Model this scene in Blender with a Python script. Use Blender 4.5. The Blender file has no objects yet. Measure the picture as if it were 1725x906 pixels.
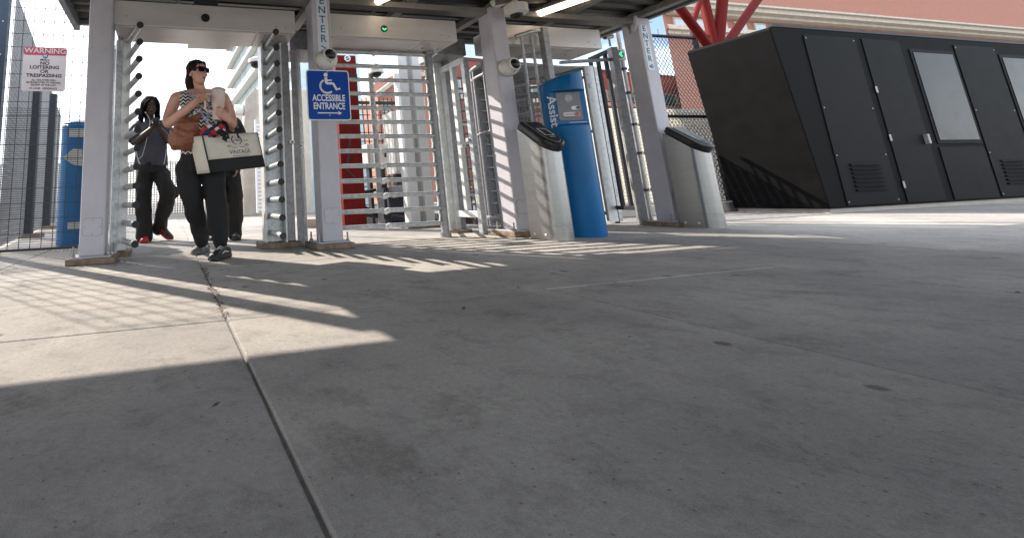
import bpy, bmesh, math, random
from mathutils import Vector as V, Matrix, Quaternion
import numpy as np
random.seed(7)
SC = bpy.context.scene
COL = SC.collection
# ------------------------------------------------------------------ camera
CW, CH = 1725.0, 906.0
CPOS = V((0.644, -4.225, 0.479)); YAW, PIT, ROL, FPX, PU, PV = 0.23909, 0.18953, -0.03629, 770.56, 474.57, 186.23
_F = V((math.sin(YAW)*math.cos(PIT), math.cos(YAW)*math.cos(PIT), math.sin(PIT)))
_R0 = V((math.cos(YAW), -math.sin(YAW), 0)); _U0 = _R0.cross(_F)
_R = _R0*math.cos(ROL) + _U0*math.sin(ROL); _U = _U0*math.cos(ROL) - _R0*math.sin(ROL)
cd = bpy.data.cameras.new('camera'); cam = bpy.data.objects.new('camera', cd); COL.objects.link(cam)
cd.sensor_width = 36; cd.lens = FPX*36/CW; cd.clip_start = .05; cd.clip_end = 2000
cd.shift_x = (CW/2-PU)/CW; cd.shift_y = (PV-CH/2)/CW
cam.matrix_world = Matrix(((_R.x, _U.x, -_F.x, CPOS.x), (_R.y, _U.y, -_F.y, CPOS.y), (_R.z, _U.z, -_F.z, CPOS.z), (0, 0, 0, 1)))
SC.camera = cam
def W(u, v, y):            # point of the place seen at (u, v) of the photograph, in the plane of depth y
    d = _F + _R*((u-PU)/FPX) - _U*((v-PV)/FPX)
    return CPOS + d*((y-CPOS.y)/d.y)
def G(u, v, z=0):          # the same in the level plane of height z
    d = _F + _R*((u-PU)/FPX) - _U*((v-PV)/FPX)
    return CPOS + d*((z-CPOS.z)/d.z)
# ------------------------------------------------------------------ light
SUN_DIR = V((.74, -1.1, -1.0)).normalized()
elev = math.asin(-SUN_DIR.z); az = math.atan2(-SUN_DIR.x, -SUN_DIR.y)
sl = bpy.data.lights.new('sun', 'SUN'); so = bpy.data.objects.new('sun', sl); COL.objects.link(so)
sl.energy = 5.0; sl.angle = math.radians(.5); sl.color = (1, .90, .77)
so.rotation_euler = SUN_DIR.to_track_quat('-Z', 'Y').to_euler()
wd = bpy.data.worlds.new('World'); SC.world = wd; wd.use_nodes = True
nt = wd.node_tree; nt.nodes.clear()
def nn(t, ty, **kw):
    n = t.nodes.new(ty)
    for k, v in kw.items(): setattr(n, k, v)
    return n
sky = nn(nt, 'ShaderNodeTexSky', sky_type='NISHITA', sun_disc=False, sun_elevation=elev, sun_rotation=az, air_density=1.0, dust_density=1.2)
tc = nn(nt, 'ShaderNodeTexCoord'); mp = nn(nt, 'ShaderNodeMapping'); mp.inputs['Scale'].default_value = (1, 1, 2.6)
nz = nn(nt, 'ShaderNodeTexNoise'); nz.inputs['Scale'].default_value = 2.6; nz.inputs['Detail'].default_value = 7; nz.inputs['Roughness'].default_value = .58
cr = nn(nt, 'ShaderNodeValToRGB'); cr.color_ramp.elements[0].position = .36; cr.color_ramp.elements[1].position = .62
mx = nn(nt, 'ShaderNodeMix', data_type='RGBA'); mx.inputs[7].default_value = (9.5, 9.9, 10.4, 1)
bg = nn(nt, 'ShaderNodeBackground'); bg.inputs['Strength'].default_value = .148
wo = nn(nt, 'ShaderNodeOutputWorld')
L = nt.links.new
L(tc.outputs['Generated'], mp.inputs[0]); L(mp.outputs[0], nz.inputs['Vector']); L(nz.outputs[0], cr.inputs[0])
L(cr.outputs[0], mx.inputs[0]); L(sky.outputs[0], mx.inputs[6]); L(mx.outputs[2], bg.inputs[0]); L(bg.outputs[0], wo.inputs[0])
SC.view_settings.view_transform = 'Standard'; SC.view_settings.look = 'None'; SC.view_settings.gamma = 1
SC.view_settings.exposure = .87
# ------------------------------------------------------------------ materials
MATS = {}
def mat(name, col, rough=.5, metal=0., var=.12, scale=8., bump=0., bscale=60., col2=None, emit=0, spec=.5, stretch=None, thr=None):
    if name in MATS: return MATS[name]
    m = bpy.data.materials.new(name); m.use_nodes = True; t = m.node_tree; b = t.nodes['Principled BSDF']
    b.inputs['Roughness'].default_value = rough; b.inputs['Metallic'].default_value = metal
    b.inputs['Specular IOR Level'].default_value = spec
    c = tuple(col)+(1,)
    tcn = nn(t, 'ShaderNodeTexCoord'); src = tcn.outputs['Object']
    if stretch:
        q = nn(t, 'ShaderNodeMapping'); q.inputs['Scale'].default_value = stretch; t.links.new(src, q.inputs[0]); src = q.outputs[0]
    if var > 0:
        n = nn(t, 'ShaderNodeTexNoise'); n.inputs['Scale'].default_value = scale; n.inputs['Detail'].default_value = 6; n.inputs['Roughness'].default_value = .65
        r = nn(t, 'ShaderNodeValToRGB'); lo, hi = thr or (.32, .7)
        r.color_ramp.elements[0].position = lo; r.color_ramp.elements[1].position = hi
        c2 = col2 or tuple(x*(1-var) for x in col)
        r.color_ramp.elements[0].color = tuple(c2)+(1,); r.color_ramp.elements[1].color = tuple(min(1, x*(1+var*.4)) for x in col)+(1,)
        t.links.new(src, n.inputs['Vector']); t.links.new(n.outputs[0], r.inputs[0]); t.links.new(r.outputs[0], b.inputs['Base Color'])
        rr = nn(t, 'ShaderNodeMapRange'); rr.inputs[3].default_value = max(.05, rough-.1); rr.inputs[4].default_value = min(1, rough+.1)
        t.links.new(n.outputs[0], rr.inputs[0]); t.links.new(rr.outputs[0], b.inputs['Roughness'])
    else: b.inputs['Base Color'].default_value = c
    if bump > 0:
        n2 = nn(t, 'ShaderNodeTexNoise'); n2.inputs['Scale'].default_value = bscale; n2.inputs['Detail'].default_value = 5
        bp = nn(t, 'ShaderNodeBump'); bp.inputs['Strength'].default_value = bump; bp.inputs['Distance'].default_value = .01
        t.links.new(src, n2.inputs['Vector']); t.links.new(n2.outputs[0], bp.inputs['Height']); t.links.new(bp.outputs[0], b.inputs['Normal'])
    if emit: b.inputs['Emission Color'].default_value = c; b.inputs['Emission Strength'].default_value = emit
    MATS[name] = m; return m
PAINT = mat('lilac_grey_paint', (.50, .485, .535), .42, 0, .14, 3.5, .06, 40)
HEAD = mat('header_aluminium', (.58, .55, .53), .38, .35, .12, 3, .05, 30, stretch=(.6, 3, 3))
GALV = mat('galvanised_steel', (.50, .52, .53), .42, .55, .38, 26, .08, 90)
GALVD = mat('weathered_galvanised_steel', (.33, .33, .34), .5, .5, .35, 22, .1, 90)
GALVW = mat('pale_galvanised_steel', (.68, .70, .70), .45, .25, .2, 18, .06, 80)
STAIN = mat('brushed_stainless', (.36, .355, .35), .30, .86, .14, 2, .03, 240, stretch=(.3, .3, 5))
BLACKP = mat('black_plastic', (.012, .012, .014), .3, 0, .2, 20)
BLACKM = mat('black_rubber', (.02, .02, .022), .65, 0, .2, 30)
DARKST = mat('dark_steel', (.03, .034, .042), .55, .1, .25, 12, spec=.3)
NAVY = mat('dark_blue_paint', (.03, .05, .085), .4, .1, .25, 8)
WIRE = mat('dark_wire', (.05, .055, .065), .5, .3, .2, 10)
PALEW = mat('pale_wire', (.33, .33, .33), .55, .2, .25, 6)
BLUE = mat('kiosk_blue_paint', (.005, .14, .37), .36, 0, .22, 5, .03, 30, spec=.25, stretch=(1, 1, .35))
SIGNB = mat('sign_blue', (.004, .062, .36), .4, 0, .08, 6, spec=.15)
WHITE = mat('white_print', (.8, .8, .8), .45, 0, .06, 10)
CAMW = mat('white_plastic', (.72, .70, .66), .4, 0, .1, 12)
SIGNW = mat('sign_white', (.66, .62, .64), .45, 0, .08, 8)
SIGNR = mat('sign_crimson', (.50, .055, .11), .45, 0, .12, 8)
INK = mat('dark_ink', (.04, .035, .06), .5, 0, 0)
TEAL = mat('enter_teal', (.02, .20, .36), .5, 0, .1, 20)
STRIP = mat('enter_strip_white', (.72, .74, .76), .45, 0, .08, 12)
PLINTH = mat('weathered_brown_stone', (.25, .185, .135), .9, 0, .45, 14, .5, 60)
DECK = mat('roof_deck', (.07, .07, .066), .42, .5, .5, 5, .05, 30, stretch=(.5, 4, 1))
RAFT = mat('rafter_paint', (.22, .21, .20), .5, .1, .25, 6, .05, 30)
FASC = mat('fascia_grey', (.20, .215, .23), .5, .2, .3, 5)
RED = mat('red_steel', (.15, .010, .009), .6, 0, .25, 7, spec=.12)
BRICKB = mat('dark_band', (.12, .05, .04), .8, 0, .2, 9)
CREAM = mat('cream_stone', (.60, .54, .46), .8, 0, .18, 3, .1, 20)
CONCW = mat('concrete_wall', (.44, .40, .35), .85, 0, .2, 3, .2, 30)
GREYC = mat('grey_cabinet', (.50, .49, .47), .5, .1, .12, 5)
WHITEC = mat('white_painted_steel', (.70, .71, .72), .45, 0, .1, 5)
SOIL = mat('soil', (.05, .04, .03), .95, 0, .5, 30, .8, 60)
LEAF = mat('dry_leaf', (.10, .06, .03), .8, 0, .4, 30)
GREEN = mat('shrub_leaf', (.11, .16, .03), .6, 0, .5, 12)
BARK = mat('bark', (.08, .055, .04), .9, 0, .4, 20)
def glass_mat(name, col, rough=.06):
    m = mat(name, col, rough, .0, .25, 2, 0); m.node_tree.nodes['Principled BSDF'].inputs['Specular IOR Level'].default_value = 1.0; return m
TGLASS = glass_mat('teal_glass', (.05, .22, .27)); PGLASS = glass_mat('pale_glass', (.52, .66, .73))
GRN = mat('green_signal', (.02, .9, .22), .5, 0, 0, emit=1.6)
GRND = mat('dim_green_signal', (.02, .5, .16), .5, 0, 0, emit=.5)
LAMP = mat('warm_lamp', (1, .80, .56), .5, 0, 0, emit=2.6)
def concrete(name, lo, hi):
    m = bpy.data.materials.new(name); m.use_nodes = True; t = m.node_tree; b = t.nodes['Principled BSDF']; l = t.links.new
    g = nn(t, 'ShaderNodeNewGeometry'); oi = nn(t, 'ShaderNodeObjectInfo')
    def noise(s, d=6, r=.6):
        n = nn(t, 'ShaderNodeTexNoise'); n.inputs['Scale'].default_value = s; n.inputs['Detail'].default_value = d; n.inputs['Roughness'].default_value = r
        l(g.outputs['Position'], n.inputs['Vector']); return n.outputs[0]
    def ramp(x, a, b_, ca, cb):
        r = nn(t, 'ShaderNodeValToRGB'); r.color_ramp.elements[0].position = a; r.color_ramp.elements[1].position = b_
        r.color_ramp.elements[0].color = ca; r.color_ramp.elements[1].color = cb; l(x, r.inputs[0]); return r.outputs[0]
    def mul(a, b_, f=1.):
        n = nn(t, 'ShaderNodeMix', data_type='RGBA', blend_type='MULTIPLY'); n.inputs[0].default_value = f; l(a, n.inputs[6]); l(b_, n.inputs[7]); return n.outputs[2]
    w = (1, 1, 1, 1)
    c = ramp(noise(1.3, 8), .3, .7, lo+(1,), hi+(1,))
    c = mul(c, ramp(noise(9, 6, .7), .28, .5, (.72, .72, .73, 1), w))           # blotches
    c = mul(c, ramp(noise(290, 4, .7), .33, .62, (.78, .77, .76, 1), (1.08, 1.08, 1.08, 1))); c = mul(c, ramp(noise(60, 5, .7), .33, .62, (.86, .86, .86, 1), (1.05, 1.05, 1.05, 1)))   # sand grain
    vo = nn(t, 'ShaderNodeTexVoronoi'); vo.inputs['Scale'].default_value = 34; l(g.outputs['Position'], vo.inputs['Vector'])
    c = mul(c, ramp(vo.outputs[0], .05, .14, (.45, .42, .40, 1), w), .75)         # aggregate pits
    v2 = nn(t, 'ShaderNodeTexVoronoi'); v2.inputs['Scale'].default_value = 3.1; l(g.outputs['Position'], v2.inputs['Vector'])
    c = mul(c, ramp(v2.outputs[0], .06, .085, (.35, .33, .32, 1), w), .8)         # old gum and oil spots
    c = mul(c, ramp(noise(.42, 4, .5), .32, .66, (.66, .66, .67, 1), (1.10, 1.10, 1.09, 1)))
    c = mul(c, ramp(noise(2.3, 7, .72), .36, .43, (.70, .69, .67, 1), w), .7)      # damp and dirt patches
    rr = ramp(oi.outputs['Random'], 0, 1, (.90, .90, .91, 1), (1.04, 1.04, 1.03, 1)); c = mul(c, rr)
    l(c, b.inputs['Base Color']); b.inputs['Roughness'].default_value = .92; b.inputs['Specular IOR Level'].default_value = .15
    bp = nn(t, 'ShaderNodeBump'); bp.inputs['Strength'].default_value = .4; bp.inputs['Distance'].default_value = .003
    ad = nn(t, 'ShaderNodeMath', operation='ADD'); l(noise(240, 5, .75), ad.inputs[0]); l(noise(25, 6), ad.inputs[1]); l(ad.outputs[0], bp.inputs['Height']); l(bp.outputs[0], b.inputs['Normal'])
    return m
CONC = concrete('pavement_concrete', (.33, .315, .305), (.48, .455, .43))
def brick_mat(name, c1, c2, mortar, scale=1.):
    m = bpy.data.materials.new(name); m.use_nodes = True; t = m.node_tree; b = t.nodes['Principled BSDF']; l = t.links.new
    tcn = nn(t, 'ShaderNodeTexCoord'); mpn = nn(t, 'ShaderNodeMapping'); mpn.inputs['Rotation'].default_value = (math.pi/2, 0, 0)
    br = nn(t, 'ShaderNodeTexBrick'); br.inputs['Scale'].default_value = 3.6*scale
    br.inputs['Color1'].default_value = c1+(1,); br.inputs['Color2'].default_value = c2+(1,); br.inputs['Mortar'].default_value = mortar+(1,)
    l(tcn.outputs['Object'], mpn.inputs[0]); l(mpn.outputs[0], br.inputs['Vector']); l(br.outputs[0], b.inputs['Base Color']); b.inputs['Roughness'].default_value = .9
    return m
BRICKP = brick_mat('pink_brick', (.42, .17, .12), (.37, .145, .105), (.42, .30, .24)); BRICKR = brick_mat('red_brick', (.25, .085, .07), (.21, .07, .06), (.24, .13, .10))
# ------------------------------------------------------------------ mesh helpers
OFF = {}
def frame(d, up=V((0, 0, 1))):
    d = V(d).normalized(); up = V(up)
    if abs(d.dot(up)) > .98: up = V((0, 1, 0))
    a = d.cross(up).normalized(); return a, a.cross(d).normalized()      # side, up'
class MB:
    def __init__(s): s.v = []; s.f = []
    def add(s, vs, fs):
        k = len(s.v); s.v += [tuple(p) for p in vs]; s.f += [tuple(i+k for i in f) for f in fs]; return s
    def box(s, x0, x1, y0, y1, z0, z1):
        return s.hexa([(x0, y0, z0), (x1, y0, z0), (x1, y1, z0), (x0, y1, z0), (x0, y0, z1), (x1, y0, z1), (x1, y1, z1), (x0, y1, z1)])
    def hexa(s, p): return s.add(p, [(3, 2, 1, 0), (4, 5, 6, 7), (0, 1, 5, 4), (1, 2, 6, 5), (2, 3, 7, 6), (3, 0, 4, 7)])
    def bar(s, p0, p1, w, h=None, up=(0, 0, 1)):
        p0, p1 = V(p0), V(p1); a, b = frame(p1-p0, up); h = h or w; a = a*w/2; b = b*h/2
        return s.hexa([p0-a-b, p0+a-b, p0+a+b, p0-a+b, p1-a-b, p1+a-b, p1+a+b, p1-a+b])
    def post(s, x, y, z0, z1, w, d=None, rot=0.):
        d = d or w; c, q = math.cos(rot), math.sin(rot); pts = []
        for z in (z0, z1):
            for i, j in ((-1, -1), (1, -1), (1, 1), (-1, 1)):
                a, b = i*w/2, j*d/2; pts.append((x+a*c-b*q, y+a*q+b*c, z))
        return s.hexa(pts)
    def path(s, pts, r, n=10, cap=True, side=None):
        pts = [V(p) for p in pts]; k = len(s.v); m = len(pts); rs = r if isinstance(r, (list, tuple)) else [r]*m; A = None
        for i, p in enumerate(pts):
            t = (pts[min(i+1, m-1)]-pts[max(i-1, 0)]).normalized()
            if side is not None: A = (V(side)-t*V(side).dot(t)).normalized()
            elif A is None: A = frame(t)[0]
            else: A = (A-t*A.dot(t)).normalized()
            B = t.cross(A); rr = rs[i]; ra, rb = rr if isinstance(rr, tuple) else (rr, rr)
            for j in range(n):
                q = 2*math.pi*j/n; s.v.append(tuple(p+A*math.cos(q)*ra+B*math.sin(q)*rb))
        for i in range(m-1):
            for j in range(n):
                a, b = k+i*n+j, k+i*n+(j+1) % n; s.f.append((a, b, b+n, a+n))
        if cap: s.f.append(tuple(k+j for j in range(n-1, -1, -1))); s.f.append(tuple(k+(m-1)*n+j for j in range(n)))
        return s
    def ball(s, c, r, n=14, m=9, ax=None):
        c = V(c); r = r if isinstance(r, (tuple, list)) else (r, r, r); X, Y, Z = ax or (V((1, 0, 0)), V((0, 1, 0)), V((0, 0, 1)))
        vs = [c-Z*r[2]]; fs = []
        for i in range(1, m):
            t = math.pi*i/m-math.pi/2
            for j in range(n):
                q = 2*math.pi*j/n; vs.append(c+X*r[0]*math.cos(t)*math.cos(q)+Y*r[1]*math.cos(t)*math.sin(q)+Z*r[2]*math.sin(t))
        vs.append(c+Z*r[2]); e = len(vs)-1
        for j in range(n):
            fs.append((0, 1+(j+1) % n, 1+j)); fs.append((e, e-n+j, e-n+(j+1) % n))
            for i in range(m-2): a, b = 1+i*n+j, 1+i*n+(j+1) % n; fs.append((a, b, b+n, a+n))
        return s.add(vs, fs)
    def cyl(s, c, r, z0, z1, n=24): return s.path([(c[0], c[1], z0), (c[0], c[1], z1)], r, n)
    def prism(s, poly, d):                    # planar polygon pushed along d
        n = len(poly); d = V(d); vs = [V(p) for p in poly]+[V(p)+d for p in poly]
        return s.add(vs, [tuple(range(n-1, -1, -1)), tuple(range(n, 2*n))]+[(i, (i+1) % n, (i+1) % n+n, i+n) for i in range(n)])
    def build(s, name, m, parent=None, smooth=False, bevel=0, fix=True):
        off = OFF.get(parent.name, V((0, 0, 0))) if parent else V((0, 0, 0))
        me = bpy.data.meshes.new(name); me.from_pydata([tuple(V(p)-off) for p in s.v], [], s.f)
        if fix:
            b = bmesh.new(); b.from_mesh(me); bmesh.ops.recalc_face_normals(b, faces=b.faces); b.to_mesh(me); b.free()
        me.materials.append(m); o = bpy.data.objects.new(name, me); COL.objects.link(o)
        if smooth:
            me.polygons.foreach_set('use_smooth', [True]*len(me.polygons)); me.set_sharp_from_angle(angle=math.radians(45))
        if bevel:
            q = o.modifiers.new('bevel', 'BEVEL'); q.width = bevel; q.segments = 2; q.limit_method = 'ANGLE'; q.angle_limit = math.radians(40)
        if parent: o.parent = parent
        OFF[o.name] = off; return o
def tag(o, label=None, cat=None, group=None, kind=None):
    if label: o['label'] = label
    if cat: o['category'] = cat
    if group: o['group'] = group
    if kind: o['kind'] = kind
    return o
def thing(name, loc, label, cat, group=None):
    o = bpy.data.objects.new(name, None); COL.objects.link(o); o.location = loc; OFF[o.name] = V(loc); return tag(o, label, cat, group)
def clone(root, loc, label):
    r = root.copy(); COL.objects.link(r); r.location = loc; r['label'] = label; OFF[r.name] = V(loc)
    def rec(a, b):
        for ch in a.children:
            c = ch.copy(); COL.objects.link(c); c.parent = b; OFF[c.name] = V(loc); rec(ch, c)
    rec(root, r); return r
def text(s, size, o, ex, ey, m, parent, name='lettering', align='CENTER', fn=None, bold=0., squeeze=1., depth=.002):
    cu = bpy.data.curves.new('txt', 'FONT'); cu.body = s; cu.size = size; cu.align_x = align; cu.align_y = 'CENTER'; cu.offset = bold; cu.resolution_u = 3
    t = bpy.data.objects.new('txt', cu); COL.objects.link(t); bpy.context.view_layer.update()
    me = t.evaluated_get(bpy.context.evaluated_depsgraph_get()).to_mesh()
    mb = MB(); ex, ey = V(ex).normalized(), V(ey).normalized(); nz_ = ex.cross(ey); o = V(o)
    vs = [(q.co.x*squeeze, q.co.y) for q in me.vertices]; fs = [tuple(p.vertices) for p in me.polygons]
    pts = [(fn(x, y) if fn else o+ex*x+ey*y) for x, y in vs]; mb.add(pts, fs)
    t.to_mesh_clear(); bpy.data.objects.remove(t); bpy.data.curves.remove(cu)
    ob = mb.build(name, m, parent, fix=False)
    if depth and not fn:
        sm = ob.modifiers.new('thick', 'SOLIDIFY'); sm.thickness = depth; sm.offset = 1
    return ob
def rrect(w, h, r, n=5):
    pts = []
    for cx, cy, a0 in ((w/2-r, h/2-r, 0), (-w/2+r, h/2-r, 90), (-w/2+r, -h/2+r, 180), (w/2-r, -h/2+r, 270)):
        for i in range(n+1):
            a = math.radians(a0+90*i/n); pts.append((cx+r*math.cos(a), cy+r*math.sin(a)))
    return pts
def plate(c, ex, ey, w, h, r, d, name, m, parent, bevel=0):
    c, ex, ey = V(c), V(ex).normalized(), V(ey).normalized(); n = ex.cross(ey)
    return MB().prism([c+ex*x+ey*y for x, y in rrect(w, h, r)], n*d).build(name, m, parent, bevel=bevel)
X, Y, Z = V((1, 0, 0)), V((0, 1, 0)), V((0, 0, 1))
D = 2.13
# ------------------------------------------------------------------ ground
def sheet(name, x0, x1, y0, y1, z, m): return tag(MB().add([(x0, y0, z), (x1, y0, z), (x1, y1, z), (x0, y1, z)], [(0, 1, 2, 3)]).build(name, m), kind='structure')
ground = sheet('ground', -400, 400, -60, 700, -.009, concrete('far_concrete', (.31, .29, .27), (.42, .39, .36)))
sw = 1.55; gap = .009
me0 = None
for i in range(-6, 12):
    for j in range(-4, 8):
        x0 = .87+i*sw; y0 = -.68+j*sw
        if me0 is None:
            mb = MB().box(gap/2, sw-gap/2, gap/2, sw-gap/2, -.028, 0); o = mb.build('paving_slab', CONC, ground, bevel=.006); me0 = o.data
        else:
            o = bpy.data.objects.new('paving_slab', me0); COL.objects.link(o); o.parent = ground
            q = o.modifiers.new('bevel', 'BEVEL'); q.width = .006; q.segments = 2
        o.location = (x0, y0, random.uniform(-.002, .001))
mb = MB()
for k in range(230):        # grit, twigs and dead leaves caught along the joints and plinths
    u = random.random()
    if u < .35: p = V((.87+random.gauss(0, .012), random.uniform(-2.2, -.68), .001))
    elif u < .7: p = V((random.choice([-.1, .4, 1.7, 2.3, 4.1])+random.gauss(0, .25), random.uniform(-.25, .5), .001))
    else: p = V((random.uniform(-1.5, 7), random.uniform(-3.4, 1.2), .001))
    a = random.uniform(0, 6.28); l_ = random.uniform(.006, .02); e = V((math.cos(a), math.sin(a), 0)); f_ = V((-e.y, e.x, 0))*random.uniform(.2, .55)
    h = random.uniform(.002, .009)
    mb.add([p-e*l_, p+f_*l_+Z*h*.5, p+e*l_+Z*h, p-f_*l_+Z*h*.3], [(0, 1, 2), (0, 2, 3)])
tag(mb.build('leaf_litter', LEAF), 'dead leaves and grit scattered over the pavement', 'leaf litter', kind='stuff')
# ------------------------------------------------------------------ canopy columns
def column(i, label, depth=.215):
    x = i*D; r = thing('steel_column', (x, 0, 0), label, 'column', 'columns carrying the canopy')
    w = .205
    MB().box(x-w/2, x+w/2, 0, depth, .062, 2.545).build('shaft', PAINT, r, bevel=.014)
    MB().box(x-.19, x+.19, -.06, .32, 0, .052).build('plinth', PLINTH, r, bevel=.008)
    MB().box(x-.16, x+.16, -.03, .28, .052, .064).build('base_plate', PAINT, r, bevel=.003)
    for sx in (-1, 1):
        for yy in (.0, .25):
            b = MB().cyl((x+sx*.142, yy), .009, .064, .145, 8).build('anchor_bolt', GALVD, r, smooth=True)
            MB().cyl((x+sx*.142, yy), .017, .064, .082, 6).build('nut', GALVD, b)
    zc = .30
    plate((x, -.0005, zc), X, Z, .158, .148, .022, .002, 'cover_gap_shade', GALVD, r)  # dark rim painted for the shade in the gap round the cover plate
    cp = plate((x, -.003, zc), X, Z, .150, .140, .02, .003, 'cover_plate', PAINT, r)
    for dx, dz in ((0, .058), (0, -.058), (.064, 0), (-.064, 0)): MB().ball((x+dx, -.0055, zc+dz), (.006, .003, .006), 8, 5).build('screw', GALVD, cp)
    return r
c1 = column(0, 'leftmost pale steel column, beside the mesh fence and its warning sign')
c2 = column(1, 'pale steel column carrying the blue accessible entrance sign')
c3 = column(2, 'pale steel column striped by sun, behind the left stainless card reader pillar')
c4 = column(3, 'rightmost pale steel column, with an enter strip pointing left')
for sx in (-1, 1):          # curved gussets on top of the right column
    mb = MB(); pts = [(c4.location.x+sx*.1025, .1, 2.36)]+[(c4.location.x+sx*(.1025+.19*(1-math.cos(t))), .1, 2.36+.185*math.sin(t)) for t in [k*math.pi/12 for k in range(1, 7)]]+[(c4.location.x+sx*.1025, .1, 2.545)]
    mb.prism(pts, (0, .02, 0)).build('gusset', RAFT, c4)
MB().path([(c4.location.x-.16, -.03, 2.54), (c4.location.x-.17, -.03, 2.44), (c4.location.x-.14, .03, 2.39), (c4.location.x-.09, .05, 2.375)], .022, 10).build('conduit', PAINT, c4, smooth=True)
# ENTER strips
def enter(cx, z0, z1, letters, parent_label, w):
    t = thing('enter_sign', (cx, -.002, z0), parent_label, 'sign')
    MB().box(cx-w/2, cx+w/2, -.0035, -.0005, z0, z1).build('strip', STRIP, t)
    n = len(letters); h = (z1-z0)/n
    for k, ch in enumerate(letters):
        zc = z1-h*(k+.5)
        if ch in '<>':
            s = 1 if ch == '>' else -1; q = h*.32
            mb = MB()
            mb.bar((cx-s*q*.9, -.005, zc+q*.85), (cx+s*q*.9, -.005, zc), .012, .003, (0, 1, 0)).bar((cx+s*q*.9, -.005, zc), (cx-s*q*.9, -.005, zc-q*.85), .012, .003, (0, 1, 0))
            if ch == '<': mb.bar((cx-s*q*1.3, -.0055, zc), (cx+s*q*.9, -.0055, zc), .012, .003, (0, 1, 0))
            mb.build('arrow', TEAL, t)
        else: text(ch, h*1.06, (cx, -.004, zc), X, Z, TEAL, t, 'letter', bold=.0015)
    return t
enter(2.138, 1.905, 2.525, 'ENTER>', 'vertical enter strip with arrow to the right, above the blue sign', .118)
enter(6.372, 1.86, 2.445, 'ENTER<', 'vertical enter strip with arrow to the left, on the rightmost column', .10)
# ------------------------------------------------------------------ canopy
cx0, cx1, cy0, cy1, cz = -.42, 6.55, -6.6, 1.22, 2.60
can = thing('canopy', (3, -1, cz), 'dark corrugated metal canopy roof over the turnstiles', 'canopy')
mb = MB(); yy = cy0; k = 0
prof = []
while yy < cy1-.01:          # trapezoidal deck, ribs along the row
    prof += [(yy, cz+.06), (yy+.10, cz+.06), (yy+.125, cz+.02), (yy+.175, cz+.02)]; yy += .2
prof = [(min(a, cy1), b) for a, b in prof]
n = len(prof)
mb.add([(cx0, a, b) for a, b in prof]+[(cx1, a, b) for a, b in prof], [(i, i+1, n+i+1, n+i) for i in range(n-1)])
dk = mb.build('roof_deck', DECK, can); sm = dk.modifiers.new('thick', 'SOLIDIFY'); sm.thickness = .01
MB().box(cx0-.02, cx1+.02, cy0, cy1+.02, cz+.085, cz+.13).build('roof_top', FASC, can)
MB().box(cx0-.06, cx0, cy0, cy1+.06, cz-.10, cz+.12).build('fascia', FASC, can)
MB().box(cx0-.06, cx1+.06, cy1+.001, cy1+.06, cz-.04, cz+.12).build('fascia', FASC, can)
MB().box(cx1, cx1+.06, cy0, cy1, cz-.04, cz+.12).build('fascia', FASC, can)
for x in (-.05, 1.02, 2.13, 3.2, 4.26, 5.33, 6.36):
    MB().box(x-.05, x+.05, cy0+.1, cy1-.02, cz-.055, cz+.018).build('rafter', RAFT, can)
for y in (.11, -2.2, -4.4):
    MB().box(cx0+.02, cx1-.02, y-.07, y+.07, cz-.12, cz-.057).build('beam', RAFT, can)
for x in (1.0, 3.15):
    MB().path([(x-.3, -1.4, cz-.09), (x-.3, cy1-.1, cz-.09)], .018, 8).build('conduit', RAFT, can, smooth=True)
MB().box(.85, 1.08, .1, .35, 2.37, 2.49).build('junction_box', DARKST, can)
wl = -7.0; wy = .12       # unseen roof wing on the left, added to shade the ground in front
MB().box(wl, cx0-.061, cy0, wy, cz-.04, cz+.12).build('added_shade_roof', FASC, can)
for x in (-2.4, -4.6): MB().box(x-.05, x+.05, cy0+.1, wy-.05, cz-.11, cz-.0405).build('rafter', RAFT, can)  # rafters under the added roof wing
def lamp(a, b, label):
    t = thing('tube_lamp', a, label, 'lamp', 'tube lamps under the canopy'); a, b = V(a), V(b)
    MB().path([a+Z*.05, b+Z*.05], (.05, .03) if False else .045, 10).build('housing', RAFT, t, smooth=True)
    d = (b-a).normalized()
    MB().path([a-d*.03, a, b, b+d*.03], [.02, .042, .042, .02], 14).build('tube', LAMP, t, smooth=True)
la = G(897, 27, 2.53); lb = G(978, -1, 2.53); lamp(la, la+(lb-la)*2.2, 'lit warm tube lamp under the canopy, right of the white dome camera')
la = G(636, 3, 2.53); lb = G(655, -6, 2.53); lamp(la, la+(lb-la).normalized()*1.2, 'lit warm tube lamp under the canopy, above the middle turnstile header')
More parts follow.
